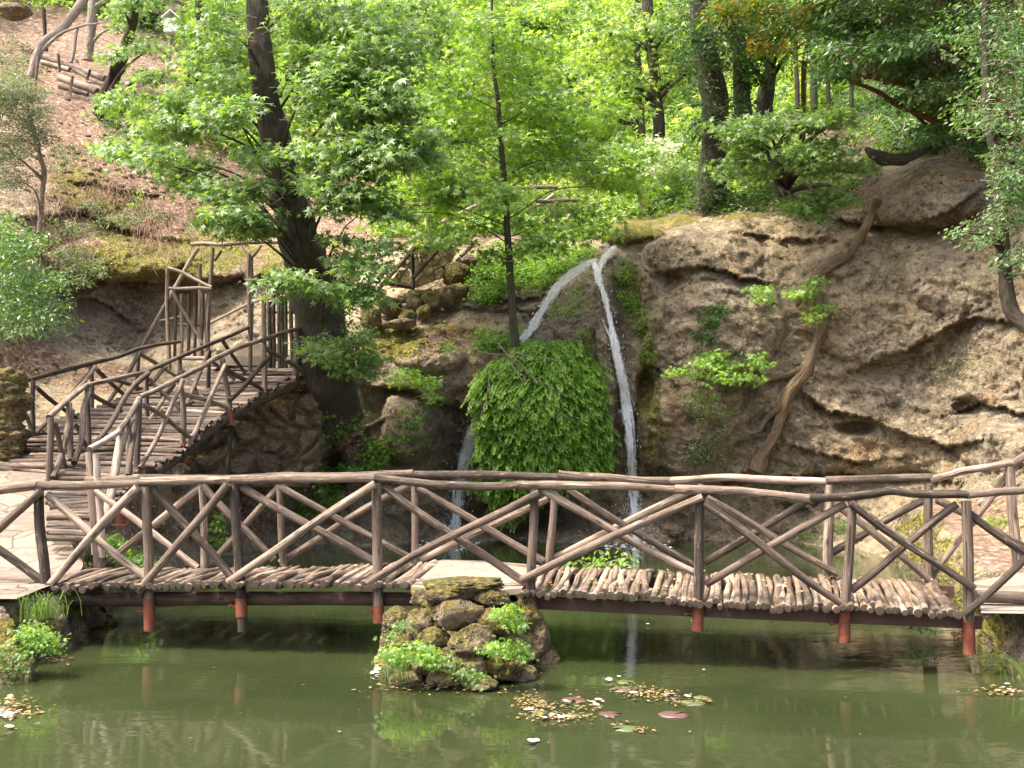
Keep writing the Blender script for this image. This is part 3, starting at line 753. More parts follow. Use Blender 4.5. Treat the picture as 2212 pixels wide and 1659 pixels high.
# ------------------------------------------------------------------ broad ground, water, banks, paths
g = np.linspace(-1, 1, 121); gx, gy = np.meshgrid(np.sign(g) * np.abs(g) ** 1.6 * 150, np.sign(g) * np.abs(g) ** 1.6 * 150 + 12)
inside = np.maximum(np.abs(gx) / 9.0, np.abs(gy - 12) / 13.5)
gz = np.where(gy > 12, -1.6 + sstep(inside, 1.2, 9) * 26, -1.4 + sstep(inside, 0.85, 1.1) * 2.0 + sstep(inside, 1.5, 9) * 12)
gz = gz + 0.25 * fbm(np.stack([gx, gy, gz * 0], -1).reshape(-1, 3), 0.3, 3).reshape(gx.shape)
gi = np.arange(gx.size).reshape(gx.shape)
mb = MB(); mb.add(np.stack([gx, gy, gz], -1), np.stack([gi[:-1, :-1], gi[:-1, 1:], gi[1:, 1:], gi[1:, :-1]], -1).reshape(-1, 4))
tag(mb.build('ground', M['soil']), kind='structure')

mb = MB()
wx, wy = np.meshgrid(np.linspace(-22, 22, 60), np.linspace(-6, 28, 50))
wi = np.arange(wx.size).reshape(wx.shape)
mb.add(np.stack([wx, wy, 0 * wx], -1), np.stack([wi[:-1, :-1], wi[:-1, 1:], wi[1:, 1:], wi[1:, :-1]], -1).reshape(-1, 4))
tag(mb.build('water', M['water']), kind='structure')

def zpath(y): return np.interp(y, [9, 12.4, 13.2, 15.3, 17.0, 22], [.60, .62, .84, 1.40, 1.72, 2.3])

def bank(name, edge, side, x_out, ztop, y0, y1, seed):
    """bank whose rim follows edge (list of x,y); side -1: land to the left"""
    ys = np.arange(y0, y1, 0.07); e = np.array(edge, float)
    rows, W = [], []
    tt = np.concatenate([np.linspace(-1.0, 1.0, 46), np.linspace(1.25, abs(x_out), 26)])
    for y in ys:
        ex = np.interp(y, e[:, 1], e[:, 0])
        x = ex + side * tt
        rows.append(np.stack([x, np.full(len(tt), y), tt], -1))
    R = np.array(rows)
    t = R[..., 2].copy()
    p = np.stack([R[..., 0], R[..., 1], 0 * t + seed], -1)
    t = t + 0.35 * fbm(p.reshape(-1, 3), 1.1, 3).reshape(t.shape) + 0.16 * fbm(p.reshape(-1, 3), 4, 3, ridged=True).reshape(t.shape)
    # front end also falls to the water
    endd = (R[..., 1] - y0)
    t = np.minimum(t, endd * 1.1 - 0.9 + 0.5 * fbm(p.reshape(-1, 3), 1.4, 3).reshape(t.shape)) if side != 0 else t
    z = -0.9 + (ztop(R[..., 0], R[..., 1]) + 0.9) * sstep(t, -0.55, 0.30)
    z = z + 0.05 * fbm(np.stack([R[..., 0], R[..., 1], z], -1).reshape(-1, 3), 6, 3).reshape(t.shape) * sstep(-t, -0.6, 0.1)
    xx = R[..., 0] + side * 0.14 * fbm(np.stack([R[..., 0], R[..., 1], z * 1.5], -1).reshape(-1, 3), 2.5, 4, ridged=True).reshape(t.shape) * sstep(-t, -0.5, 0)
    V = np.stack([xx, R[..., 1], z], -1)
    n1, n2 = t.shape; ii = np.arange(n1 * n2).reshape(n1, n2)
    q = np.stack([ii[:-1, :-1], ii[:-1, 1:], ii[1:, 1:], ii[1:, :-1]], -1).reshape(-1, 4)
    if side < 0: q = q[:, ::-1]
    mb = MB(); mb.add(V, q)
    top = sstep(t, 0.1, 0.5)
    mo = 0.55 * (1 - top) + 0.15
    mb.extra = {'moss': (mo * 0.8).ravel(), 'litter': (0.65 * top + .15).ravel(), 'grey': (0.3 + 0 * t).ravel(), 'wet': (sstep(-z, -0.18, 0.0) * 0.9).ravel()}
    return tag(mb.build(name, M['rock']), kind='structure')
bank('left_bank', [(-3.75, 8.6), (-4.30, 9.9), (-4.55, 10.6), (-4.55, 11.8), (-4.75, 12.6), (-5.2, 13.4), (-5.5, 15), (-6.0, 17), (-6.5, 19)], -1, 12, lambda x, y: zpath(y) - 0.06, 8.6, 19.0, 3)
bank('right_bank', [(4.15, 7.6), (4.45, 9.0), (4.62, 10.4), (4.70, 11.6), (5.3, 13.0), (6.0, 15), (6.5, 17), (6.9, 20)], 1, 12, lambda x, y: 0.50 + 0 * x + sstep(y, 13, 20) * 0.5, 7.4, 20.0, 9)

def strip(name, left, right, mat, zoff=0.0, n=60, m=24):
    """walkable sheet between two polylines of 3-D points"""
    a = smooth_path(left, n); b = smooth_path(right, n)
    t = np.linspace(0, 1, m)[None, :, None]
    V = a[:, None] * (1 - t) + b[:, None] * t
    V[..., 2] += zoff + 0.012 * fbm(V.reshape(-1, 3), 2.2, 3).reshape(n, m)
    ii = np.arange(n * m).reshape(n, m)
    mb = MB(); mb.add(V, np.stack([ii[:-1, :-1], ii[:-1, 1:], ii[1:, 1:], ii[1:, :-1]], -1).reshape(-1, 4))
    o = mb.build(name, mat)
    n_ = o.data.polygons[0].normal
    if n_.z < 0: o.data.flip_normals()
    return tag(o, kind='structure')
strip('path', [(-16, 9.75, .62), (-16, 12.4, .64), (-16, 14, 1.04), (-16, 15.6, 1.5), (-16, 17.2, 1.78)],
      [(-4.52, 10.15, .62), (-4.78, 12.3, .64), (-5.25, 13.2, .86), (-6.35, 15.2, 1.40), (-7.2, 17.0, 1.74)], M['flags'])
strip('landing', [(4.05, 9.6, .57), (4.45, 10.6, .57), (4.85, 11.75, .56), (6.6, 13.2, .60)], [(16, 8.6, .60), (16, 10, .60), (16, 11.4, .6), (16, 13.2, .66)], M['concrete'])

# ------------------------------------------------------------------ foreground footbridge
NA, NB = np.array([-4.87, 11.30, 0]), np.array([4.04, 9.80, 0])
bdir = (NB - NA) / np.linalg.norm(NB - NA); bn = np.array([-bdir[1], bdir[0], 0])
def NR(px, py, off=0.0): return onplane(px, py, NA + bn * off, bn)
WID = 1.56
def FR(px, py, off=0.0): return onplane(px, py, NA + bn * (WID + off), bn)

bridge = thing('log_footbridge', (-0.2, 11.3, 0.5), 'long rustic footbridge of round logs with crossed-log railings spanning the pond in front', 'footbridge')
PX = 225.0

def post_of(root, fn, top, bot, rpx, sleeve=None, extra=None, mat='log', up=0.0):
    a = fn(*top); b = fn(*bot); r = 1.0 / 2378 * (a[1]) * rpx
    d = (b - a) / np.linalg.norm(b - a)
    mb = MB(); log(mb, a - d * up, (fn(*extra) if extra else b + d * 0.02), r * 0.95, r * 1.05, n=10, bend=0.006)
    o = mb.build('post', M[mat], root)
    if sleeve:
        c0, c1 = fn(*sleeve[0]), fn(*sleeve[1])
        s = MB(); tube(s, np.linspace(c0, c1, 5), r * 1.16, seg=16, lump=0.0)
        ring = np.linspace(c0 - (c0 - c1) * .0, c0 + (c1 - c0) * 0.05, 2)
        tube(s, ring, r * 1.24, seg=16, lump=0)
        q = c0 + (c1 - c0) * 0.42
        box(s, q + np.array([-r * 1.9, 0.05, 0]), (r * 0.9, 0, 0), (0, .03, 0), (0, 0, .007))
        box(s, q + np.array([-r * 2.3, 0.05, 0.0]), (.011, 0, 0), (0, .011, 0), (0, 0, .02))
        s.build('steel_sleeve', M['rust'], o)
    return o
near_posts = [((84, 1056), (100, 1290), 15, None, None), ((314, 1052), (322, 1293), 14.5, ((322, 1293), (323, 1362)), None), ((506, 1043), (521, 1300), 15, ((521, 1293), (522, 1332)), (525, 1364)),
  ((814, 1043), (817, 1312), 15, ((817, 1308), (819, 1345)), None), ((1154, 1054), (1147, 1285), 14, ((1147, 1282), (1148, 1347)), None), ((1512, 1056), (1508, 1305), 14.5, ((1508, 1301), (1507, 1362)), None),
  ((1841, 1082), (1826, 1325), 14.5, ((1825, 1321), (1824, 1388)), None), ((2087, 1082), (2092, 1345), 15.5, ((2092, 1342), (2094, 1412)), None), ((2360, 1050), (2366, 1330), 15.5, None, None)]
for top, bot, r, sl, ex in  near_posts: post_of(bridge, NR, top, bot, r * 0.72, sl, ex)
far_posts = [((200, 1056), (217, 1240), 20), ((436, 1052), (441, 1240), 12.5), ((604, 1047), (614, 1227), 12.5), ((895, 1039), (895, 1218), 12.5), ((1198, 1062), (1186, 1231), 13.5), ((1513, 1045), (1504, 1244), 12.5),
  ((1791, 1047), (1789, 1240), 17), ((2007, 1047), (2007, 1262), 15.5), ((2182, 1008), (2199, 1217), 17)]
for top, bot, r in far_posts: post_of(bridge, FR, top, bot, r * 0.62, None)
# red sleeve under the far right post
s = MB(); tube(s, [FR(2007, 1262), FR(2007, 1340)], 0.07, seg=14, lump=0); s.build('steel_sleeve', M['rust'], bridge)

def rail(root, fn, pts, rpx, mat='log', off=0.0):
    p3 = np.array([fn(x, y) for x, y in pts]) + np.array([0, off, 0])
    n = max(10, len(pts) * 7)
    path = smooth_path(p3, n)
    L = np.linalg.norm(p3[-1] - p3[0])
    path[1:-1] += 0.022 * np.stack([fbm(path[1:-1] + 3 * k, 1.3, 3) for k in range(3)], -1)
    r = rpx / 2378 * p3[:, 1].mean()
    rr = r * (1.04 + 0.28 * perlin(np.stack([np.linspace(0, L * 1.2, n) + random.random() * 50, np.zeros(n), np.zeros(n)], -1))) * np.linspace(1.04, 0.95, n)
    mb = MB(); tube(mb, path, rr, seg=12, lump=0.10)
    return mb.build('handrail', M[mat], root)
for seg in ([(-160, 1075), (0, 1058), (84, 1048)], [(82, 1048), (190, 1047), (312, 1041)], [(305, 1040), (400, 1038), (502, 1035)], [(499, 1036), (640, 1033), (725, 1033), (812, 1034)],
            [(808, 1033), (890, 1040), (950, 1047), (1030, 1050), (1090, 1050), (1124, 1045)], [(1122, 1047), (1290, 1050), (1400, 1055), (1503, 1060)], [(1458, 1056), (1540, 1058), (1618, 1063), (1704, 1072), (1754, 1075)],
            [(1748, 1075), (1878, 1069), (1926, 1063), (1987, 1069), (2092, 1069)], [(2088, 1069), (2212, 1058), (2380, 1040)]):
    rail(bridge, NR, seg, 8.7)
for seg in ([(186, 1037), (260, 1036), (306, 1034)], [(300, 1034), (450, 1034), (610, 1029)], [(600, 1030), (750, 1028), (893, 1022)], [(890, 1025), (1040, 1026), (1186, 1028), (1212, 1031)],
            [(1205, 1023), (1290, 1030), (1377, 1039), (1450, 1039)], [(1444, 1039), (1574, 1032), (1690, 1036), (1785, 1040)], [(1783, 1038), (1900, 1034), (2014, 1032)], [(2010, 1037), (2050, 1028), (2095, 1015), (2192, 1001)], [(2190, 1001), (2240, 973), (2330, 925)]):
    rail(bridge, FR, seg, 7.9)

def brace(root, fn, a, b, rpx, off, mat='log', name='brace'):
    p, q = fn(*a), fn(*b)
    p = p + bn * off; q = q + bn * off
    r = rpx / 2378 * 0.5 * (p[1] + q[1])
    mb = MB(); log(mb, p, q, r * random.uniform(.92, 1.05), r * random.uniform(.9, 1.05), n=12, bend=0.009, seg=11, lump=.09)
    return mb.build(name, M[mat], root)
nb = [((98, 1060), (-110, 1262), 0), ((-170, 1075), (87, 1258), 1), ((98, 1069), (313, 1249), 1), ((306, 1052), (89, 1295), 0), ((323, 1052), (499, 1251), 1), ((499, 1045), (308, 1276), 0), ((512, 1049), (825, 1226), 1), ((816, 1045), (499, 1256), 0),
      ((827, 1052), (1136, 1262), 1), ((1168, 1065), (799, 1260), 0), ((1172, 1060), (1504, 1240), 1), ((1518, 1073), (1129, 1252), 0), ((1522, 1086), (1833, 1312), 0), ((1828, 1089), (1524, 1264), 1),
      ((1835, 1086), (2100, 1269), 0), ((2069, 1089), (1839, 1277), 1), ((2095, 1108), (2350, 1290), 1), ((2350, 1085), (2078, 1325), 0)]
for a, b, k in nb: brace(bridge, NR, a, b, 8.9, -0.075 if k == 0 else 0.045)
fb = [((213, 1060), (434, 1225), 0), ((434, 1049), (200, 1232), 1), ((445, 1049), (598, 1208), 0), ((599, 1052), (436, 1232), 1), ((612, 1052), (886, 1201), 0), ((886, 1047), (601, 1217), 1), ((906, 1054), (1177, 1212), 0), ((1183, 1078), (905, 1212), 1),
      ((1229, 1056), (1500, 1221), 0), ((1490, 1062), (1196, 1206), 1), ((1526, 1075), (1809, 1238), 0), ((1778, 1060), (1520, 1217), 1), ((1804, 1089), (2013, 1258), 0), ((2000, 1080), (1778, 1206), 1), ((2019, 1078), (2240, 1196), 0), ((2197, 1004), (2013, 1249), 1)]
for a, b, k in fb: brace(bridge, FR, a, b, 8.0, -0.08 if k == 0 else 0.06)

def deck_span(front, back, n, name, r):
    mb = MB()
    f = np.array(front, float); b = np.array(back, float)
    ts = (np.arange(n) + 0.5) / n + rng.normal(0, 0.12 / n, n)
    for t in ts:
        fx = f[0, 0] + t * (f[-1, 0] - f[0, 0]); bx = b[0, 0] + t * (b[-1, 0] - b[0, 0])
        fy = np.interp(fx, f[:, 0], f[:, 1]); by = np.interp(bx, b[:, 0], b[:, 1])
        A = NR(fx + random.gauss(0, 2.0), fy + random.gauss(0, 1.5), -0.10); B = FR(bx + random.gauss(0, 3), by, 0.07)
        dd = (B - A) / np.linalg.norm(B - A)
        A = A - dd * random.gauss(0.02, 0.045); B = B + dd * random.gauss(0.0, 0.05)
        dz = random.gauss(0, 0.009); A[2] += dz; B[2] += dz
        rr = r * random.uniform(0.78, 1.15)
        log(mb, A, B, rr * random.uniform(.9, 1.1), rr, n=8, bend=0.012, seg=9, lump=0.09)
    return mb.build(name, M['decklog'], bridge)
deck_span([(52, 1270), (200, 1267), (400, 1264), (600, 1263), (890, 1266)], [(188, 1233), (420, 1232), (700, 1229), (951, 1215)], 88, 'deck', 0.032)
deck_span([(1122, 1282), (1268, 1284), (1400, 1290), (1480, 1303), (1604, 1309), (1878, 1313), (2072, 1328)], [(1162, 1226), (1330, 1233), (1453, 1239), (1648, 1247), (1835, 1252), (2025, 1256)], 84, 'deck', 0.032)
# slab over the pier
def slab_quad(mb, pts, th):
    t = np.array(pts); b = t - np.array([0, 0, th])
    n = len(t)
    mb.add(np.vstack([t, b]), [np.array([list(range(n))]), np.array([list(range(2 * n - 1, n - 1, -1))]), np.array([[i, i + n, (i + 1) % n + n, (i + 1) % n] for i in range(n)])], 0.5, smooth=False)
mb = MB()
slab_quad(mb, [NR(888, 1266, -.12), NR(1000, 1281, -.16), NR(1128, 1270, -.1), FR(1166, 1221, .1), FR(1060, 1212, .22), FR(955, 1208, .12)], 0.055)
mb.build('slab', M['concrete'], bridge)
# beams
mb = MB(); log(mb, NR(70, 1296, .10), NR(905, 1294, .10), .072, .066, n=20, bend=.002, seg=12); mb.build('beam', M['beam'], bridge)
mb = MB(); log(mb, FR(180, 1252, -.1), FR(950, 1240, -.1), .072, .066, n=20, bend=.002, seg=12); mb.build('beam', M['beam'], bridge)
def plank(mb, a, b, w, h):
    d = b - a; L = np.linalg.norm(d); d = d / L; sx = np.cross(d, [0, 0, 1]); sx /= np.linalg.norm(sx); uz = np.cross(sx, d)
    box(mb, (a + b) / 2, d * L / 2, sx * w / 2, uz * h / 2)
for fn, y0, y1, o_ in ((NR, 1300, 1344, .10), (FR, 1248, 1278, -.1)):
    mb = MB()
    xs = (1125, 1310, 1500, 1700, 1900, 2120) if fn is NR else (1150, 1310, 1480, 1660, 1840, 2060)
    for i in range(5):
        f0, f1 = i / 5, (i + 1) / 5
        plank(mb, fn(xs[i], y0 + (y1 - y0) * f0, o_), fn(xs[i + 1], y0 + (y1 - y0) * f1, o_), .07, .115)
    mb.build('beam', M['iron'], bridge)
# edge log of the right landing
mb = MB(); log(mb, NR(2108, 1287, .35), NR(2420, 1300, .35), .06, .055, n=12, bend=.004); mb.build('edge_log', M['log'], bridge)

# ------------------------------------------------------------------ mossy stone pier in the pond
pier = thing('stone_pier', (-0.3, 11.0, 0), 'mossy pier of piled rocks standing in the pond under the middle of the footbridge', 'stone pier')
mb = MB()
v, f = ico(5)
ph = np.array([3., 8, 1])
r = 1 + .16 * fbm(v + ph, 1.5, 4) + .07 * fbm(v, 5, 3, ridged=True)
w = v * r[:, None]
zz = w[:, 2]
tap = np.interp(zz, [-1, -.35, .35, 1], [1.02, 1.0, .78, .66])
w = w * np.stack([tap * .82, tap * 1.05, np.where(zz > .3, .3 + (zz - .3) * .5, zz) / np.where(np.abs(zz) < 1e-6, 1, zz) * .86], -1)
mb.add(w * np.array([.9, .9, .93]) + np.array([-.30, 11.05, 0.05]), f, .45); mb.build('core', M['boulder'], pier)
# stones: px, py, half-width, half-height, depth, moss
st = [(1000, 1262, 90, 14, 9.9, .9), (925, 1290, 40, 20, 10.0, .25), (985, 1325, 58, 36, 9.62, .30), (905, 1355, 40, 42, 9.75, .35), (1070, 1345, 44, 28, 9.62, .95), (1100, 1385, 34, 30, 9.72, 1.0), (870, 1400, 34, 34, 9.72, 1.0), (935, 1385, 36, 28, 9.55, .8),
      (1020, 1385, 58, 32, 9.42, .35), (860, 1440, 36, 30, 9.6, .5), (930, 1430, 46, 34, 9.42, .6), (1010, 1440, 50, 30, 9.36, .35), (1085, 1440, 46, 34, 9.45, .9), (960, 1465, 46, 20, 9.25, .4), (1030, 1475, 50, 16, 9.22, .3), (1120, 1460, 40, 30, 9.6, .3), (880, 1470, 40, 18, 9.4, .3),
      (1140, 1330, 34, 40, 10.3, .5), (1160, 1380, 34, 46, 10.3, .4), (1180, 1430, 30, 36, 10.35, .3), (1130, 1415, 34, 26, 9.9, .6), (1150, 1465, 44, 16, 10.0, .2), (860, 1340, 34, 36, 10.2, .6), (845, 1385, 28, 40, 10.4, .5), (830, 1445, 26, 34, 10.2, .4), (1060, 1290, 44, 18, 9.8, .55), (960, 1283, 44, 16, 9.75, .6)]
for _ in range(44):
    y_ = random.uniform(1300, 1475); w_ = np.interp(y_, [1300, 1475], [110, 190]); x_ = 1005 + random.uniform(-1, 1) * w_ * .92
    st.append((x_, y_, random.uniform(14, 24), random.uniform(10, 18), np.interp(y_, [1300, 1475], [9.72, 9.3]) + 2.0 * (abs(x_ - 1005) / 200) ** 2 * .5, random.uniform(.2, 1)))
for (x, y, a, b, d, mo) in st:
    mb = MB(); k = d / 2378
    rock(mb, P(x, y, d + a * k * .45), (a * k * .92, a * k * .85, b * k * .94), .36, 4, min(1, mo * .75 + .28))
    mb.build('stone', M['boulder'], pier)

# ------------------------------------------------------------------ log walkway on the left
walk = thing('log_walkway', (-6.0, 16.0, 1.5), 'steep log walkway with crossed-log railings climbing the left bank to the gates', 'walkway')
rows = [(1166, 95, 187, 12.75, 12.75), (1100, 108, 225, 13.75, 13.7), (1040, 113, 280, 14.9, 15.0), (1012, 118, 300, 15.6, 15.5), (1004, -20, 330, 16.8, 15.9), (985, -30, 372, 17.3, 16.3), (960, 10, 397, 17.9, 16.8), (920, 90, 442, 18.9, 17.5), (884, 200, 496, 20.3, 18.3), (845, 310, 574, 21.8, 19.8), (814, 400, 640, 23.0, 21.3), (796, 440, 642, 23.8, 22.0)]
R_ = np.array(rows, float)
def walk_pt(y, s):
    ys = R_[::-1, 0]
    xl, xr, dl, dr = (np.interp(y, ys, R_[::-1, c]) for c in (1, 2, 3, 4))
    return P(xl, y, dl), P(xr, y, dr)
mb = MB()
y = 1166.0
while y > 796:
    a, b = walk_pt(y, 0)
    a = a + rng.normal(0, .02, 3); b = b + np.array([random.gauss(.06, .05), 0, 0])
    r = 0.037 * random.uniform(.7, 1.2)
    a[2] += random.gauss(0, .012); b[2] += random.gauss(0, .012)
    log(mb, a, b, r, r * .9, n=10, bend=.006, seg=7, lump=.1)
    step = np.interp(y, [796, 845, 920, 1000, 1166], [1.9, 2.6, 3.6, 4.6, 6.0])
    y -= step
# curved logs at the foot of the left strip
for k in range(5):
    p3 = np.array([P(x, yy + k * 5, 17.0 - k * .12) for x, yy in ((-60, 984), (0, 993), (60, 1001), (130, 1004), (160, 1002))])
    tube(mb, smooth_path(p3, 16), .045, seg=8)
mb.build('deck', M['walklog'], walk)
mb = MB()
pr = [walk_pt(yy, 1)[1] - np.array([0.02, 0, .12]) for yy in (1004, 960, 920, 884, 845, 814, 796)]
tube(mb, smooth_path(pr, 30), .10, seg=10); mb.build('beam', M['beam'], walk)
mb = MB()
pr = [walk_pt(yy, 0)[0] - np.array([-.3, 0, .12]) for yy in (1004, 960, 920, 884, 845, 814, 796)]
tube(mb, smooth_path(pr, 30), .09, seg=10); mb.build('beam', M['beam'], walk)

def Z4(x, y): return x * .4369, 469.3 + y * .4369          # zoomed crop to grid
def wpost(t, b, d, rpx=6.5, sleeve=None, mat='walklog', root=None, d2=None):
    a = P(*Z4(*t), d); c = P(*Z4(*b), d if d2 is None else d2)
    r = rpx / 2378 * d
    mb = MB(); log(mb, a, c - np.array([0, 0, .05]), r * .9, r * 1.05, n=8, bend=.01)
    o = mb.build('post', M[mat], root or walk)
    if sleeve:
        s = MB(); tube(s, [P(*Z4(*sleeve[0]), d), P(*Z4(*sleeve[1]), d)], r * 1.3, seg=14, lump=0)
        q = P(*Z4(*sleeve[1]), d); box(s, q, (r * 2.2, 0, 0), (0, r * 2, 0), (0, 0, .008))
        s.build('steel_sleeve', M['rust'], o)
    return o
def wlog(a, b, d0, d1, rpx=5.5, name='brace', mat='walklog', root=None, bend=.012):
    p, q = P(*Z4(*a), d0), P(*Z4(*b), d1); r = rpx / 2378 * (d0 + d1) / 2
    mb = MB(); log(mb, p, q, r, r * .92, n=9, bend=bend); return mb.build(name, M[mat], root or walk)
def wrail(pts, rpx=5.5, root=None, mat='walklog'):
    p3 = np.array([P(*Z4(x, y), d) for x, y, d in pts]); r = rpx / 2378 * p3[:, 1].mean()
    mb = MB(); tube(mb, smooth_path(p3, 8 * len(pts)), r, seg=9, lump=.1); return mb.build('handrail', M[mat], root or walk)
# right railing
wpost((440, 1160), (475, 1645), 12.95, 9.5, mat='palelog'); wpost((475, 1170), (500, 1660), 12.85, 8, mat='palelog')
wpost((690, 890), (675, 1225), 15.4, 6.5, ((683, 1235), (688, 1285))); wpost((635, 990), (640, 1285), 14.9, 7); wpost((890, 810), (905, 1130), 16.8, 6.5, ((905, 1118), (910, 1212)))
wpost((1100, 700), (1132, 955), 18.2, 6.5, ((1132, 950), (1138, 1028))); wpost((1305, 380), (1310, 865), 19.8, 6, ((1308, 860), (1313, 935))); wpost((1470, 560), (1460, 795), 21.3, 7.5, ((1460, 790), (1463, 858)))
wlog((1146, 1030), (1118, 1275), 18.3, 18.3, 4.5, 'prop', 'barkdark')
wpost((600, 1380), (590, 1500), 14.2, 7, ((600, 1430), (597, 1520)))
wrail([(440, 1150, 12.95), (510, 1110, 13.4), (590, 1060, 14.0)], 7, mat='palelog'); wrail([(585, 1062, 14), (640, 985, 14.8), (690, 895, 15.4)], 6.5); wrail([(690, 890, 15.4), (780, 850, 16), (880, 800, 16.8)], 5.6)
wrail([(870, 803, 16.8), (990, 745, 17.6), (1060, 700, 18)], 5.6); wrail([(1050, 705, 18), (1180, 645, 18.9), (1310, 603, 19.8)], 5.2); wrail([(1305, 605, 19.8), (1400, 572, 20.6), (1485, 548, 21.4)], 5)
for a, b, d0, d1 in [((905, 805), (690, 1240), 16.75, 15.35), ((705, 930), (935, 1085), 15.5, 16.9), ((1115, 730), (925, 1140), 18.1, 16.75), ((900, 872), (1130, 945), 16.9, 18.25), ((1330, 695), (1135, 905), 19.7, 18.15), ((1110, 745), (1300, 855), 18.3, 19.85), ((1315, 650), (1515, 775), 19.9, 21.5),
                      ((655, 1000), (560, 1290), 14.7, 13.9)]:
    wlog(a, b, d0, d1, 5.4)
wlog((603, 1070), (510, 1510), 14.2, 13.0, 9.5, 'brace', 'palelog')
wlog((690, 900), (632, 1275), 15.3, 14.6, 6)
# middle railing
wpost((250, 990), (247, 1300), 15.0, 7.5); wpost((430, 830), (437, 1130), 17.0, 5.8); wpost((728, 780), (730, 1030), 18.6, 4.8); wpost((890, 690), (885, 790), 20.2, 5); wpost((1230, 180), (1237, 762), 22.5, 4.6); wpost((1035, 660), (1030, 830), 20.9, 4.5)
wrail([(240, 990, 15), (330, 910, 16), (420, 835, 17)], 6); wrail([(415, 835, 17), (560, 800, 17.8), (720, 765, 18.6)], 5); wrail([(718, 765, 18.6), (890, 690, 20.2)], 4.8); wrail([(885, 692, 20.2), (1090, 605, 21.3), (1230, 545, 22.5)], 4.4)
for a, b, d0, d1, r in [((735, 770), (455, 1135), 18.5, 16.2, 6), ((445, 870), (600, 960), 17.1, 17.8, 5), ((355, 960), (262, 1290), 16.2, 14.9, 7), ((440, 870), (365, 1215), 17, 15.4, 7), ((270, 1020), (325, 1240), 15.1, 15.4, 6), ((370, 1020), (450, 1170), 16.3, 16.6, 5), ((340, 920), (350, 1200), 16.0, 15.6, 6.5),
                         ((860, 830), (740, 1005), 19.6, 18.4, 4.6), ((905, 760), (800, 880), 20, 19, 4.4), ((1030, 660), (920, 930), 20.9, 19, 4.4), ((1100, 610), (1215, 775), 21.4, 22.3, 4.2), ((930, 790), (1005, 895), 19.8, 19.6, 4.2), ((740, 800), (890, 950), 18.7, 18.6, 4.4), ((1030, 700), (1160, 800), 21, 21.6, 4)]:
    wlog(a, b, d0, d1, r)
# left railing
wpost((165, 805), (165, 1085), 18.0, 5.2); wpost((447, 735), (452, 965), 20.5, 5); wpost((685, 660), (675, 850), 22.3, 4.6); wpost((75, 850), (80, 900), 17.4, 4.5)
wrail([(65, 822, 17.5), (270, 770, 19), (480, 715, 20.6)], 5); wrail([(475, 716, 20.6), (580, 690, 21.4), (690, 648, 22.3)], 4.6); wrail([(685, 650, 22.3), (780, 630, 23), (890, 615, 23.6)], 4.2)
for a, b, d0, d1 in [((468, 742), (165, 1085), 20.4, 18.0), ((180, 840), (375, 990), 18.1, 19.2), ((480, 755), (630, 890), 20.6, 21.4), ((690, 668), (530, 920), 22.2, 20.8), ((80, 870), (155, 1045), 17.6, 17.9), ((700, 680), (870, 785), 22.3, 23.0), ((820, 740), (740, 830), 22.8, 22.2), ((470, 740), (245, 990), 20.2, 15.2), ((560, 800), (700, 850), 21, 21.8)]:
    wlog(a, b, d0, d1, 4.8)
wlog((890, 694), (1015, 697), 21.5, 21.5, 5, 'threshold_log', 'palelog')

mb = MB()
for i in range(9):
    yy = 985 - i * 21; rock(mb, P(14 + random.gauss(0, 5), yy, 17.1), (.27 * random.uniform(.85, 1.15), .3, .15), .4, 4, random.uniform(.6, 1.0))
tag(mb.build('stone_pillar', M['boulder'], base=P(22, 990, 17.1)), 'rough stone pillar at the left edge where the left handrail of the walkway ends', 'pillar')

# ------------------------------------------------------------------ gates
gate = thing('log_gate', P(411, 770, 24), 'upright log gate with a diagonal brace, standing open beside the walkway railing', 'gate')
for x0, y0, x1, y1, r in [(830, 250, 838, 745, 5.5), (1052, 150, 1030, 690, 5.5)]: wpost((x0, y0), (x1, y1), 23.6, r * .85, root=gate)
for i, (x, t) in enumerate([(868, 385), (900, 378), (934, 378), (966, 380), (1000, 372), (1022, 378)]):
    wlog((x, t), (x - 4, 690 + random.randint(-8, 8)), 23.7, 23.7, 3.9, 'stick', root=gate, bend=.008)
wlog((835, 352), (1045, 354), 23.5, 23.5, 3.8, 'rail', 'palelog', gate); wlog((830, 250), (1045, 345), 23.55, 23.5, 3.6, 'rail', 'palelog', gate); wlog((855, 372), (1003, 625), 23.45, 23.45, 3.6, 'brace', root=gate); wlog((880, 530), (1035, 532), 23.85, 23.85, 2.6, 'rail', root=gate)
pal = thing('log_palisade', P(610, 790, 22.4), 'dark upright log palisade at the top of the walkway, against the big tree trunk', 'palisade')
for x, t in [(1332, 405), (1352, 385), (1380, 400), (1411, 395), (1440, 400), (1466, 405), (1395, 390)]:
    wlog((x, t), (x + 2, 752), 22.4, 22.4, 4.8, 'stick', 'barkdark', pal, bend=.006)
wlog((1320, 470), (1480, 472), 22.55, 22.55, 3, 'rail', 'barkdark', pal); wlog((1320, 690), (1480, 690), 22.55, 22.55, 3, 'rail', 'barkdark', pal)
lin = thing('gate_arch', P(500, 780, 24.4), 'tall rustic arch of thin poles with a level lintel above the log gate', 'arch')
wlog((945, 136), (1120, 134), 24.2, 24.2, 5, 'lintel', 'palelog', lin); wlog((1110, 136), (1470, 130), 24.2, 23.4, 4, 'lintel', root=lin)
wlog((1240, 195), (1195, 140), 23.6, 23.8, 3.2, 'brace', root=lin); wlog((1240, 205), (1290, 140), 23.6, 23.8, 3.2, 'brace', root=lin); wlog((1060, 215), (1095, 165), 24, 24, 3, 'brace', root=lin)
wlog((1243, 195), (1243, 755), 23.9, 23.9, 4, 'post', root=lin); wlog((990, 230), (1000, 690), 24.5, 24.5, 4, 'post', root=lin)
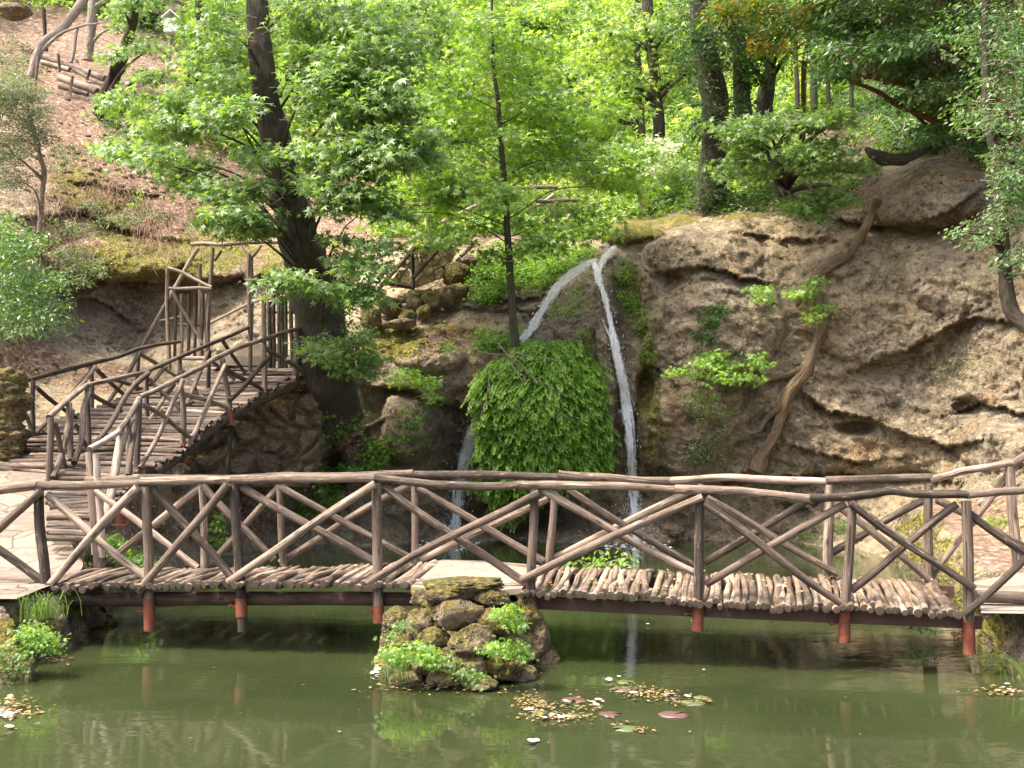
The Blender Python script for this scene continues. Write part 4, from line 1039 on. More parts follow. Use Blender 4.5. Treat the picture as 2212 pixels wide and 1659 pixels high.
sr = thing('stair_handrail', P(310, 745, 24.5), 'slanting pole handrail rising steeply behind the log gate towards the arch', 'handrail')
wlog((705, 640), (850, 375), 24.6, 24.9, 4.4, 'pole', root=sr); wlog((845, 380), (980, 152), 24.9, 25.0, 4.8, 'pole', 'palelog', sr)
sr2 = thing('slope_handrail', P(560, 700, 25.4), 'thin pole handrail sloping down behind the gates across the rock face', 'handrail')
wlog((790, 513), (895, 492), 25.6, 25.6, 3.2, 'pole', root=sr2); wlog((1040, 522), (1312, 400), 25.4, 25.4, 3.4, 'pole', 'palelog', sr2)
mb = MB(); box(mb, P(562, 762, 23.5), (.45, 0, 0), (0, .3, 0), (0, 0, .16)); box(mb, P(520, 782, 23.2), (.55, 0, 0), (0, .35, 0), (0, 0, .10))
tag(mb.build('stone_step', M['concrete'], base=P(540, 782, 23.3)), 'pale concrete steps at the top of the log walkway behind the palisade', 'steps')

# ------------------------------------------------------------------ rubble wall under the walkway
def relief(poly_rows, n, m, dfun, name, mat, label, cat, stone=0.12, sc=2.1, th=0.3):
    """wall face built between left and right outlines (px rows), with a back"""
    R = np.array(poly_rows, float)
    ys = np.linspace(R[0, 0], R[-1, 0], n)
    xl = np.interp(ys, R[:, 0], R[:, 1]); xr = np.interp(ys, R[:, 0], R[:, 2])
    t = np.linspace(0, 1, m)
    X = xl[:, None] + (xr - xl)[:, None] * t; Y = np.repeat(ys[:, None], m, 1)
    D_ = dfun(X, Y)
    p = P(X, Y, D_)
    h = np.zeros(X.shape)
    for i in range(n):
        for j in range(m):
            q = Vector(p[i, j] * sc + 0.25 * np.array([math.sin(p[i, j, 2] * 5), 0, math.sin(p[i, j, 0] * 4)])); q.y *= 0.3
            dd, _ = mnoise.voronoi(q)
            h[i, j] = min(dd[1] - dd[0], 0.28) / 0.28
    h = h * stone + 0.05 * fbm(p.reshape(-1, 3), 3, 3).reshape(X.shape) + 0.03 * fbm(p.reshape(-1, 3), 9, 3).reshape(X.shape)
    edge = np.minimum(np.minimum(t, 1 - t)[None, :] / .05, np.minimum(np.linspace(0, 1, n), np.linspace(1, 0, n))[:, None] / .05)
    D_ = D_ - h + (1 - sstep(edge, 0, 1)) * th
    V = P(X, Y, D_)
    ii = np.arange(n * m).reshape(n, m)
    mb = MB(); mb.add(V, np.stack([ii[:-1, :-1], ii[1:, :-1], ii[1:, 1:], ii[:-1, 1:]], -1).reshape(-1, 4))
    b = V[n - 1, m // 2]
    return tag(mb.build(name, mat, base=b), label, cat)
relief([(815, 600, 690), (850, 520, 700), (900, 440, 705), (960, 400, 700), (1010, 390, 690), (1062, 400, 660)], 110, 130, lambda x, y: np.interp(x, [390, 480, 600, 705], [20.3, 20.9, 21.3, 21.6]), 'retaining_wall', M['boulder'],
       'rough grey rubble wall holding the bank beneath the log walkway', 'wall', .16, 2.3)
relief([(524, 900, 905), (532, 885, 985), (550, 872, 984), (575, 860, 972), (600, 845, 958), (622, 842, 900)], 60, 80, lambda x, y: np.interp(x, [840, 900, 985], [24.5, 24.7, 25.2]), 'path_wall', M['masonry'],
       'pale squared stone wall beside the sloping log handrail left of the waterfall top', 'wall', .05, 3.6)

# ------------------------------------------------------------------ waterfalls
def ribbon(mb, pts, hw, off=0.10, n=70, m=11, taper=None):
    """falling sheet of water: curved cross-section with its own thickness, following the rock"""
    p = smooth_path([(x, y, w) for (x, y), w in zip(pts, hw)], n)
    d = sd(p[:, 0], p[:, 1]); k = np.ones(9) / 9
    d = np.convolve(np.pad(d, 4, mode='edge'), k, 'valid')
    # water that has left the rock never goes back behind it
    tang = np.gradient(p[:, :2], axis=0); tang /= np.linalg.norm(tang, axis=1)[:, None] + 1e-9
    nrm = np.stack([tang[:, 1], -tang[:, 0]], 1)
    for i in range(n):
        near_ = sd(p[i, 0] + nrm[i, 0] * np.linspace(-1.2, 1.2, 7) * p[i, 2], p[i, 1] + nrm[i, 1] * np.linspace(-1.2, 1.2, 7) * p[i, 2]).min()
        d[i] = min(d[i], near_)
    d = np.convolve(np.pad(d, 4, mode='edge'), k, 'valid')
    t = np.linspace(-1, 1, m)
    V, G, Rr = [], [], []
    s = 0
    c = P(p[:, 0], p[:, 1], d - off)
    L = np.concatenate([[0], np.cumsum(np.linalg.norm(np.diff(c, axis=0), axis=1))])
    for side in (1, -1):
        for i in range(n):
            wj = p[i, 2] * (1 + 0.55 * float(perlin(np.array([[L[i] * 2.6, side * .2, 3.3]]))[0]) + .35 * float(perlin(np.array([[L[i] * 7.0, side * .2, 8.3]]))[0]))
            px = p[i, 0] + nrm[i, 0] * t * wj; py = p[i, 1] + nrm[i, 1] * t * wj
            th = 0.07 * np.sqrt(np.clip(1 - t * t, 0, 1)) * side
            rip = 0.02 * perlin(np.stack([t * 3 + 0 * px, np.full(m, L[i] * 2), np.full(m, 1.0)], -1))
            V.append(P(px, py, d[i] - off - th + rip)); G.append(np.stack([t * wj / 2378 * d[i] + len(mb.v), np.full(m, L[i]), 0 * t], -1)); Rr.append(t)
    V = np.concatenate(V); G = np.concatenate(G); Rr = np.concatenate(Rr)
    ii = np.arange(n * m).reshape(n, m)
    q = np.stack([ii[:-1, :-1], ii[1:, :-1], ii[1:, 1:], ii[:-1, 1:]], -1).reshape(-1, 4)
    mb.add(V, [q, q[:, ::-1] + n * m], Rr, G)
def strands(mb, pts, spread, n):
    for _ in range(n):
        o = random.gauss(0, spread * .6); L_ = len(pts); i0 = random.randrange(0, max(1, L_ - 3)); i1 = min(L_, i0 + random.randint(3, 4))
        seg = [(x + o + random.gauss(0, 3.5), y + random.gauss(0, 4)) for x, y in pts[i0:i1]]
        ribbon(mb, seg, [random.uniform(.6, 1.2)] + [random.uniform(2.0, 4.6) for _ in seg[2:]] + [.6], .05 + random.random() * .06, 6 * len(seg), 5)
fa = MB(); ribbon(fa, [(1283, 562), (1292, 600), (1306, 640), (1316, 684), (1326, 730), (1341, 800), (1352, 870), (1361, 950), (1367, 1040), (1371, 1110), (1374, 1172)], [11, 11, 10, 10, 12, 15, 17, 17, 15, 14, 14])
strands(fa, [(1300, 548), (1296, 600), (1308, 640), (1318, 684), (1328, 730), (1343, 800), (1354, 870), (1362, 950), (1368, 1040), (1372, 1110), (1375, 1172)], 9, 5)
ribbon(fa, [(1318, 690), (1322, 740), (1334, 800), (1345, 860)], [5, 6, 6, 4], .06, 30, 7)
ribbon(fa, [(1330, 532), (1312, 552), (1296, 578), (1298, 620)], [10, 12, 9, 5], .05, 24, 7)
def drops(mb, pts, spread, n, lo=0.0):
    q = smooth_path(np.array(pts, float), 60)
    for _ in range(n):
        i = min(59, int(60 * (lo + (1 - lo) * random.random() ** .7))); x, y = q[i] + np.array([random.gauss(0, spread), random.gauss(0, 6)])
        c = P(x, y, float(sd(x, y)) - random.uniform(.1, .3)); v_, f_ = ico(1); r_ = random.uniform(.004, .013)
        if c[2] > .02: mb.add(v_ * np.array([r_, r_, r_ * random.uniform(1, 3)]) + c, f_, 0.0, np.zeros((len(v_), 3)) + random.random())
drops(fa, [(1288, 570), (1310, 660), (1330, 740), (1354, 870), (1367, 1040), (1374, 1165)], 10, 420); drops(fa, [(1368, 1080), (1374, 1165)], 22, 220)
tag(fa.build('waterfall', M['fall'], base=P(1370, 1165, 23.8)), 'tall white main waterfall dropping straight into the pond right of the hanging fern', 'waterfall')
fb_ = MB(); ribbon(fb_, [(1290, 560), (1262, 574), (1230, 596), (1202, 622), (1180, 655), (1160, 690), (1140, 720), (1122, 742)], [8, 13, 17, 16, 15, 16, 15, 13], .06)
strands(fb_, [(1300, 552), (1262, 574), (1230, 596), (1202, 622), (1180, 655), (1160, 690), (1140, 720), (1120, 745)], 11, 6)
drops(fb_, [(1280, 570), (1230, 596), (1180, 655), (1125, 740)], 10, 220)
tag(fb_.build('waterfall', M['fall'], base=P(1130, 735, 23.3)), 'white cascade slanting left from the rock lip down behind the sapling trunk', 'waterfall')
fc = MB(); ribbon(fc, [(1032, 892), (1024, 930), (1010, 975), (1000, 1015), (993, 1060), (987, 1110), (980, 1160)], [10, 18, 23, 22, 19, 17, 17], .10)
strands(fc, [(1030, 892), (1020, 930), (1006, 975), (998, 1015), (990, 1060), (985, 1110), (979, 1160)], 11, 6)
ribbon(fc, [(1015, 985), (1022, 1030), (1010, 1070)], [4, 6, 4], .06, 24, 7)
drops(fc, [(1030, 895), (1010, 975), (993, 1060), (980, 1155)], 14, 300); drops(fc, [(985, 1100), (980, 1158)], 22, 140)
tag(fc.build('waterfall', M['fall'], base=P(980, 1160, 23.9)), 'short waterfall left of the hanging fern, falling over dark wet rock', 'waterfall')
# foam where the water lands
mb = MB()
for x, y, n in ((1372, 1168, 190), (980, 1160, 130), (1320, 1170, 50), (940, 1163, 40)):
    for _ in range(n):
        c = P(x + random.gauss(0, 26), y + abs(random.gauss(0, 5)), sd(x, 1150) - .3); c[2] = 0.006 + random.random() * .01
        c[1] = 2 * 2378 / (1150 + abs(random.gauss(8, 14)) - 966) ; c[0] = (x - 1106) / 2378 * c[1] + random.gauss(0, .3)
        v_, f_ = ico(1); mb.add(v_ * np.array([random.uniform(.015, .07), random.uniform(.015, .07), .012]) + c, f_, random.random())
tag(mb.build('foam', M['petal'] if False else M['white'], base=P(1370, 1170, 23.5)), 'white foam where the waterfalls meet the pond', 'foam', kind='stuff')

# ------------------------------------------------------------------ hanging maidenhair fern
def fronds(mb, root, out, length, nleaf=15, leaf=0.09, bright=0.55):
    """flat pointed fronds that reach out of the rock and droop, shingled over each other"""
    n = len(root)
    d = norm(out); s = norm(np.cross(d, np.array([0, 0, 1.0])))
    up = norm(np.cross(s, d)); up = np.where(up[:, 2:3] < 0, -up, up)
    t = np.tile((np.arange(nleaf) + .6) / nleaf, (n, 1)); sg = np.where(np.arange(nleaf) % 2, 1., -1.)[None] * np.ones((n, 1))
    wdt = .36 * (1 - t) ** .8 * rng.uniform(.15, 1.0, (n, nleaf))
    pos = root[:, None] + d[:, None] * (length[:, None] * t)[..., None] + s[:, None] * (sg * wdt * length[:, None])[..., None]
    pos[..., 2] -= length[:, None] * .35 * t ** 2
    tip = d[:, None] + s[:, None] * (sg * rng.uniform(.2, .9, (n, nleaf)))[..., None]; tip[..., 2] -= .35 * t
    nr = up[:, None] + rng.normal(0, .14, (n, nleaf, 3))
    b = np.clip(rng.normal(bright, .2, n) + .45 * perlin(root * 1.6), 0, 1)
    rr = np.clip(b[:, None] + (t - .5) * .6 + rng.normal(0, .1, (n, nleaf)), 0, 1)
    leaves(mb, 'kite', pos.reshape(-1, 3), tip.reshape(-1, 3), nr.reshape(-1, 3), (leaf * rng.uniform(.7, 1.3, (n, nleaf))).ravel(), rr.ravel())
fern = thing('hanging_fern', P(1165, 1060, 23.2), 'huge bright green maidenhair fern mass hanging over the rock between the two waterfalls', 'fern')
mb = MB()
def in_fern(x, y):
    w_ = 26 * perlin(np.stack([y / 34, 0 * y, 0 * y + 3], -1)) + 10 * perlin(np.stack([y / 12, 0 * y, 0 * y + 8], -1)); xl = np.interp(y, [770, 795, 815, 850, 900, 1000, 1060, 1115], [1125, 1062, 1035, 1032, 1042, 1040, 1050, 1085]) + w_; xr = np.interp(y, [765, 785, 810, 900, 960, 1020, 1050, 1115], [1245, 1275, 1286, 1302, 1314, 1298, 1180, 1130]) - w_
    return (x > xl) & (x < xr)
x = rng.uniform(1000, 1340, 9000); y = 745 + 370 * rng.uniform(0, 1, 9000)
k = in_fern(x, y) & (perlin(np.stack([x / 38, y / 30, 0 * x + 4], -1)) > -.24); x, y = x[k][:2300], y[k][:2300]
lay = 0.10 + 1.0 * np.clip(1 - ((x - 1165) / 165) ** 2, 0, 1) ** .5 * np.clip(1 - ((y - 920) / 235) ** 2, 0, 1) ** .5 * rng.uniform(.55, 1.0, len(x))
root = S(x, y, lay)
root = P(x, y - 14, np.minimum(root[:, 1], rbf(x, y) - lay * .8))
out = np.stack([(x - 1165) / 170 * .6 + rng.normal(-.1, .5, len(x)), -np.ones(len(x)), rng.normal(-.75, .3, len(x))], -1)
fronds(mb, root, out, rng.uniform(.22, .50, len(x)), 23, .085, .58)
mb.build('fronds', M['fern'], fern)
# bare twigs hanging over it
tw = MB()
for a, b in [((1090, 760), (1190, 900)), ((1100, 770), (1160, 830)), ((1130, 800), (1210, 850)), ((1150, 830), (1180, 980)), ((1110, 760), (1230, 800)), ((1060, 800), (1035, 900)), ((1130, 810), (1120, 880)), ((1160, 850), (1240, 910)), ((1075, 740), (1130, 800)), ((1030, 760), (1100, 765))]:
    p0, p1 = P(*a, 21.7), P(*b, 21.5 + random.uniform(-.1, .2))
    log(tw, p0, p1, .014, .005, n=9, bend=.05, seg=5, lump=.2)
    for _ in range(3):
        q = p0 + (p1 - p0) * random.uniform(.3, .9); log(tw, q, q + np.array([random.gauss(.15, .2), random.gauss(0, .1), random.gauss(-.2, .2)]), .006, .003, n=5, bend=.06, seg=4)
tag(tw.build('dead_branch', M['twig'], base=P(1090, 760, 21.7)), 'bare grey dead branch hanging over the front of the fern mass', 'branch')

# ------------------------------------------------------------------ trees
def trunk_mesh(pts, seg=16, lump=.16, n=None, flare=True):
    q = np.array([(*P(x, y, d), hw / 2378 * d) for x, y, d, hw in pts])
    p = smooth_path(q, n or max(14, 7 * len(pts)))
    mb = MB(); tube(mb, p[:, :3], np.clip(p[:, 3], .004, None), seg=seg, lump=lump)
    return mb, p
def limb(mb, tp, target, r=None, seg=7):
    """branch from the trunk path to a target point"""
    dz = tp[:, 2] - (target[2] - 0.35 * np.linalg.norm(tp[:, :2] - target[:2], axis=1))
    i = int(np.argmin(np.abs(dz))); a = tp[i, :3]; r0 = min(tp[i, 3] * .5, .09) if r is None else r
    L = np.linalg.norm(target - a)
    if L < .2: return
    mid = a * .5 + target * .5 + np.array([random.gauss(0, .08), random.gauss(0, .08), .10]) * L
    path = smooth_path([a, mid, target], 12)
    path[1:-1] += 0.03 * L * np.stack([perlin(path[1:-1] * 1.3 + 7 * k) for k in range(3)], -1)
    tube(mb, path, np.linspace(r0, max(.008, r0 * .22), 12), seg=seg, lump=.12)
def tree(name, label, trunk, pads, bark, kind, lmat, cat='tree', group=None, limbs=True, seg=14, gaps=None, limb_max=9999, limb_r=None, **kw):
    mb, tp = trunk_mesh(trunk, seg)
    base = P(*trunk[0][:3])
    t = thing(name, base, label, cat, group)
    if limbs:
        for (x, y, rx, ry, d, dd, n) in pads:
            if n >= 6 and y < limb_max:
                limb(mb, tp, P(x, y + ry * .2, d), limb_r)
                if rx > 60 and limb_r is None: limb(mb, tp, P(x - rx * .5, y + ry * .1, d + dd * .3), limb_r); limb(mb, tp, P(x + rx * .5, y, d - dd * .3), limb_r)
    mb.build('trunk', M[bark], t)
    crown(pads, kind, lmat, t, trunk_xy=tp[len(tp) // 2, :2], gaps=(trunk, gaps) if gaps else None, **kw)
    return t
T1 = [(722, 905, 22.2, 62), (712, 840, 21.9, 60), (703, 780, 21.7, 57), (692, 690, 21.5, 54), (668, 590, 21.3, 50), (640, 490, 21.1, 43), (613, 380, 21.0, 36), (590, 280, 20.9, 32), (573, 190, 20.8, 28), (563, 100, 20.8, 25), (556, 0, 20.8, 22), (552, -160, 20.8, 18), (556, -330, 20.8, 12)]
pads1 = [(330, 195, 95, 40, 20.6, .8, 44), (455, 140, 80, 60, 19.6, 1, 56), (480, 50, 90, 60, 19.6, 1, 56), (290, 320, 70, 22, 19.5, .6, 24), (400, 385, 80, 26, 19.2, .6, 34), (470, 470, 60, 22, 19.0, .6, 22), (380, 250, 80, 40, 20.2, .8, 40), (260, 200, 40, 24, 21.1, .6, 12), (640, 70, 110, 90, 19.3, .8, 90), (710, 170, 120, 80, 18.8, .8, 110), (770, 270, 110, 60, 18.8, .8, 80), (690, 330, 110, 45, 18.6, .6, 60), (600, 345, 100, 36, 18.3, .5, 44),
  (700, 415, 120, 50, 18.5, .6, 80), (770, 460, 70, 45, 18.8, .6, 50), (730, 545, 100, 45, 18.5, .5, 66), (630, 605, 90, 28, 18.2, .5, 34), (735, 640, 70, 30, 18.4, .4, 26), (440, 350, 90, 22, 19.3, .6, 22), (310, 335, 80, 18, 18.3, .6, 16), (510, 440, 70, 32, 18.8, .6, 34), (560, 490, 50, 26, 18.8, .6, 16),
  (860, 330, 70, 40, 19.0, .6, 40), (820, 190, 100, 80, 18.6, 1, 90), (560, 310, 50, 26, 19.0, .4, 16), (690, 745, 44, 14, 19.3, .3, 9), (760, 80, 120, 80, 19.1, 1, 90), (520, 240, 60, 40, 18.1, .5, 26), (860, 300, 80, 50, 18.1, .8, 50), (470, 230, 80, 40, 19.1, .8, 36), (560, 420, 70, 30, 19.1, .5, 22), (580, 480, 60, 26, 19.3, .5, 16),
  (420, -120, 240, 100, 19.6, 1.2, 60), (720, -110, 220, 100, 19.1, 1.2, 60), (880, 60, 110, 80, 20.1, 1, 80)]
tree('sweetgum_tree', 'big dark-trunked leaning tree with star-shaped leaves beside the log palisade', T1, pads1, 'bark', 'star', 'leaf_gum', L=.62, nleaf=16, size=.175, bright=.6, spread=.85, seg=20, limb_max=560, limb_r=.032, gaps=[(-400, 315, 42), (315, 395, 2), (395, 590, 18)])
T2 = [(1113, 748, 22.2, 11), (1108, 690, 22.2, 9), (1103, 600, 22.2, 8), (1096, 500, 22.2, 7), (1090, 400, 22.2, 6.5), (1082, 300, 22.2, 6), (1076, 220, 22.2, 5), (1066, 150, 22.2, 4), (1064, 60, 22.2, 3), (1060, -40, 22.2, 3)]
pads2 = [(1140, 540, 120, 25, 22.3, .7, 29), (880, 450, 90, 50, 23.1, .8, 40), (1330, 330, 100, 62, 23.1, 1, 48), (880, 290, 90, 75, 23.1, 1, 48), (1000, 480, 150, 42, 22.4, .9, 58), (1210, 470, 140, 45, 22.4, .9, 56), (1090, 410, 200, 50, 22.2, 1, 72), (960, 360, 150, 57, 22.8, 1, 62), (1210, 340, 160, 62, 22.8, 1, 72), (1080, 260, 210, 57, 22.4, 1, 83), (950, 200, 140, 62, 22.8, 1, 68), (1220, 220, 150, 62, 22.8, 1, 68), (1070, 130, 190, 62, 22.8, 1, 83), (1060, 40, 170, 57, 22.8, 1, 72), (1060, 545, 90, 30, 22.0, .5, 22), (1150, 520, 80, 25, 22.1, .5, 20), (920, 430, 90, 50, 22.8, .8, 37), (1330, 400, 90, 37, 23.1, .8, 27), (1060, -60, 130, 62, 23.0, 1, 52)]
tree('sapling_tree', 'slender straight sapling with bright yellow-green star leaves growing from the top of the fern mass', T2, pads2, 'barkdark', 'star', 'leaf_sap', L=.6, nleaf=14, size=.165, bright=.6, spread=.9, seg=12, limb_r=.014, gaps=[(200, 330, 4), (540, 740, 70)])
# low leaves at the foot of the sapling
def plant(name, label, cat, pads, kind, mat, L=.3, nleaf=10, size=.08, group=None, off=0.15, stems=4, sheet=True, **kw):
    C = []
    for (x, y, rx, ry, n) in pads:
        a = rng.uniform(0, 2 * math.pi, n); r = np.sqrt(rng.uniform(0, 1, n)); px = x + rx * r * np.cos(a); py = y + ry * r * np.sin(a)
        dd = sd(px, py) if sheet is True else np.full(n, float(sheet))
        C.append(P(px, py, dd - off * rng.uniform(.3, 1.6, n)))
    C = np.concatenate(C)
    x, y = pads[0][0], pads[0][1] + pads[0][3] * .6
    b = S(x, y, .0) if sheet is True else P(x, y, float(sheet))
    t = thing(name, b, label, cat, group)
    mb = MB(); sprays(mb, kind, C, rng.uniform(0, 2 * math.pi, len(C)), L, nleaf, size, **kw); mb.build('leaves', M[mat], t)
    if stems:
        sm = MB()
        for _ in range(stems):
            e = C[random.randrange(len(C))]; log(sm, b + rng.normal(0, .03, 3), e, .012, .004, n=7, bend=.06, seg=5)
        sm.build('stems', M['twig'], t)
    return t

forest = [
 ('tall thin dark tree in the woods left of the white-leaved shrub', [(1426, 330, 31, 14), (1424, 290, 31, 14), (1416, 180, 31, 13), (1405, 80, 31, 12.5), (1398, -30, 31, 12), (1392, -200, 31, 9)], [(1340, 60, 110, 60, 30.5, 1.5, 60), (1480, 40, 100, 60, 30, 1.5, 60), (1400, -80, 180, 80, 31, 2, 80), (1330, 190, 80, 50, 31, 1, 40), (1490, 150, 70, 60, 30.5, 1, 40)], 'barkdark', 'leaf_far'),
 ('slim dark tree behind the woodland railing, left of the tall thin tree', [(1386, 300, 36, 9), (1382, 200, 36, 8), (1376, 100, 36, 7), (1372, -40, 36, 5)], [(1330, 120, 90, 60, 36, 1.5, 50), (1300, 40, 120, 60, 37, 1.5, 60), (1400, -30, 120, 60, 36, 1.5, 50), (1290, 240, 80, 40, 36, 1, 36)], 'bark', 'leaf_far'),
 ('pale-barked tree in the woods left of the sapling', [(880, 400, 33, 9), (876, 300, 33, 9), (872, 180, 33, 8), (866, 40, 33, 7)], [(850, 120, 130, 70, 31.5, 1.5, 80), (930, 220, 110, 50, 32, 1.5, 60), (800, 40, 130, 70, 32, 1.5, 70), (900, -20, 160, 60, 32.5, 1.5, 70)], 'barkpale', 'leaf_far'),
 ('short thick dark tree in the woods behind the stair handrail', [(953, 400, 34, 13), (952, 330, 34, 12), (956, 200, 34, 10), (962, 50, 34, 8)], [(980, 100, 130, 60, 33, 1.5, 70), (1000, 260, 110, 40, 33.5, 1.5, 50), (920, 300, 80, 36, 33.5, 1, 34), (960, -10, 170, 60, 34, 1.5, 70)], 'barkdark', 'leaf_far'),
 ('leafy woodland tree high behind the sapling crown', [(1150, 330, 43, 9), (1146, 200, 43, 9), (1140, 60, 43, 8)], [(1150, 120, 160, 60, 42, 2, 80), (1100, 20, 180, 60, 43, 2, 80), (1220, 40, 150, 60, 43, 2, 70), (1180, 230, 120, 40, 42.5, 1.5, 50)], 'bark', 'leaf_far'),
 ('distant woodland tree between the pale-barked tree and the sapling', [(1030, 330, 50, 8), (1028, 200, 50, 7), (1025, 40, 50, 7)], [(1020, 80, 150, 60, 49, 2, 70), (930, 30, 150, 60, 50, 2, 70), (1060, 190, 120, 50, 50, 2, 50)], 'bark', 'leaf_far'),
 ('distant woodland tree at the top edge above the slim dark tree', [(1290, 290, 48, 8), (1288, 180, 48, 7), (1284, 20, 48, 7)], [(1290, 80, 150, 60, 47, 2, 80), (1240, 170, 110, 50, 47.5, 2, 50), (1370, 30, 120, 60, 48, 2, 60), (1250, -20, 140, 50, 48, 2, 60)], 'barkdark', 'leaf_far'),
 ('leafy tree high on the slope behind the big leaning tree', [(680, 260, 46, 9), (678, 150, 46, 8), (676, 20, 46, 7)], [(690, 90, 160, 70, 45, 2, 80), (600, 20, 160, 60, 46, 2, 70), (760, 10, 140, 60, 46, 2, 70), (640, 180, 120, 50, 45, 2, 50), (790, 130, 110, 60, 45, 2, 50)], 'barkdark', 'leaf_far'),
 ('tree with a dark crown above the wooden post on the left slope', [(418, 270, 37.5, 12), (402, 240, 37.5, 11), (412, 180, 37.5, 10), (425, 80, 37.5, 8), (430, -40, 37.5, 7)], [(470, 60, 70, 60, 38, 1.5, 44), (340, -30, 130, 24, 39, 1.5, 36), (500, 10, 120, 60, 38.5, 1.5, 60), (480, 150, 70, 40, 38, 1, 36)], 'bark', 'leaf_gum'),
 ('thin bent tree behind the mossy dome of rock at the waterfall lip', [(1398, 492, 28.4, 9), (1399, 430, 28.5, 8.5), (1402, 380, 28.7, 8), (1412, 300, 29, 6)], [(1440, 400, 60, 40, 28.5, .6, 40), (1450, 455, 50, 30, 28.0, .5, 30), (1380, 330, 50, 30, 29, .6, 20)], 'barkdark', 'leaf_gum'),
 ('distant bright tree filling the gap above the white-leaved shrub', [(1480, 330, 52, 6), (1478, 220, 52, 5), (1474, 90, 52, 5)], [(1480, 200, 90, 60, 51, 2, 50), (1440, 260, 70, 50, 51, 2, 40), (1500, 120, 90, 50, 52, 2, 50)], 'bark', 'leaf_sap'),
 ('distant bright tree far behind the thin trunks on the right', [(1720, 260, 50, 6), (1720, 180, 50, 5), (1716, 90, 50, 5)], [(1700, 180, 120, 70, 50, 2, 70), (1790, 160, 90, 70, 50, 2, 50), (1640, 150, 90, 60, 51, 2, 40)], 'barkdark', 'leaf_far'),
]
for lab, tr, pd, bk, lm in forest:
    far = tr[0][2] > 40
    tree('woodland_tree', lab, tr, pd, bk, 'tri3' if far else 'star', lm, group='woodland trees behind the waterfall', L=1.5 if far else 1.0, nleaf=22 if far else 18, size=.30 if far else .215, bright=.62, spread=.9, seg=9, twigs=False)

# right-hand wood: ivy-clad trunks and thin stems
tree('ivy_clad_tree', 'thick dark tree smothered in ivy, standing at the left end of the right cliff top', [(1532, 480, 26.6, 40), (1536, 430, 26.6, 34), (1540, 340, 26.6, 28), (1545, 240, 26.6, 30), (1532, 150, 26.8, 28), (1515, 60, 27, 22), (1505, -60, 27, 16)],
     [(1540, 400, 46, 70, 26.0, .25, 50), (1560, 260, 70, 60, 26, .5, 44), (1530, 160, 70, 70, 26, .5, 50), (1500, 60, 90, 60, 26, .8, 60), (1590, 80, 90, 60, 25.8, .8, 60), (1530, -60, 160, 70, 26, 1.2, 80)], 'barkdark', 'oval', 'leaf_dark', L=.5, nleaf=16, size=.12, bright=.45, spread=.8, tier=False, limbs=False)
tree('dark_tree', 'dark double-stemmed tree just right of the ivy-clad trunk', [(1650, 270, 28.3, 20), (1655, 200, 28.3, 17), (1664, 150, 28.3, 13), (1646, 100, 28.3, 10), (1630, 0, 28.3, 8)], [(1640, 30, 110, 50, 27, 1, 50), (1700, 90, 80, 50, 27.4, 1, 36), (1620, 120, 60, 60, 27.5, .6, 30)], 'barkdark', 'oval', 'leaf_yel', L=.7, nleaf=16, size=.16, bright=.2, spread=.5)
tree('dark_tree', 'dark ivy-wrapped stem between the thick ivy tree and the double-stemmed tree', [(1606, 280, 27.6, 20), (1602, 180, 27.6, 18), (1596, 80, 27.6, 15), (1590, -30, 27.6, 10)], [(1600, 150, 50, 80, 27.2, .4, 50), (1590, 10, 110, 50, 26.8, 1, 50)], 'barkdark', 'oval', 'leaf_dark', L=.5, nleaf=14, size=.13, bright=.4, spread=.8)
for x, w, lab in ((1721, 5.5, 'thin bare stem, first right of the double-stemmed tree'), (1757, 8.5, 'thickest of the bare stems standing in shade on the right cliff top'), (1788, 5, 'thin bare stem, farthest right of the row on the cliff top'), (1838, 5, 'thin bare stem half hidden under the red-barked limb')):
    tree('woodland_tree', lab, [(x + 2, 235, 30.5, w), (x, 160, 30.5, w * .95), (x - 3, 60, 30.5, w * .8), (x - 4, -60, 30.5, w * .6)], [(x, -10, 60, 40, 30.5, .8, 20)], 'barkdark', 'star', 'leaf_gum', L=.7, nleaf=14, size=.18, group='stems on the right cliff top', seg=8)
# madrone limbs reaching in from the right
mad = [(1860, 100, 110, 46, 22, .9, 60), (1980, 60, 130, 60, 21.5, 1, 90), (1900, 30, 90, 40, 22.3, .9, 40), (2100, 60, 120, 70, 21, 1, 90), (1830, 150, 70, 30, 21.8, .6, 26), (1960, 140, 90, 40, 21.6, .8, 46), (2060, 160, 90, 50, 21.4, .8, 50), (2180, 110, 90, 80, 20.5, 1, 70), (1800, 20, 90, 40, 23, 1, 40), (1930, -70, 240, 80, 21.6, 1.6, 170), (2160, -80, 200, 90, 20.6, 1.6, 150), (1980, -220, 300, 110, 21.5, 2, 170), (1990, 200, 80, 26, 21.6, .6, 22), (1750, -120, 160, 90, 23.5, 1.4, 110), (1480, -120, 150, 60, 22.6, 1.0, 70), (1640, -150, 180, 70, 22.4, 1.0, 90), (1600, -260, 260, 80, 21.8, 1.3, 110)]
tree('madrone_tree', 'red-barked tree with glossy oval leaves leaning over the right cliff from the top right', [(2190, 330, 23.5, 18), (2180, 190, 23.3, 15), (2164, 130, 23, 14), (2120, 40, 22.8, 13), (2060, -60, 22.4, 11), (1990, -180, 22, 8)], mad, 'barkred', 'oval', 'leaf_oval', L=.6, nleaf=17, size=.145, bright=.5, spread=.85)
rl = MB()
for pts in ([(1840, 182, 22.3, 6), (1862, 164, 22.3, 9), (1900, 160, 22.6, 9), (1942, 168, 23.2, 9), (1990, 190, 24, 9)], [(1862, 164, 22.3, 7), (1885, 145, 22, 6), (1910, 130, 22, 5)]):
    q, _ = trunk_mesh(pts, 10); rl.add(np.concatenate(q.v), [a - 0 for a in []] or np.concatenate([a for a in q.f if a.shape[1] == 4]), .5, np.concatenate(q.g))
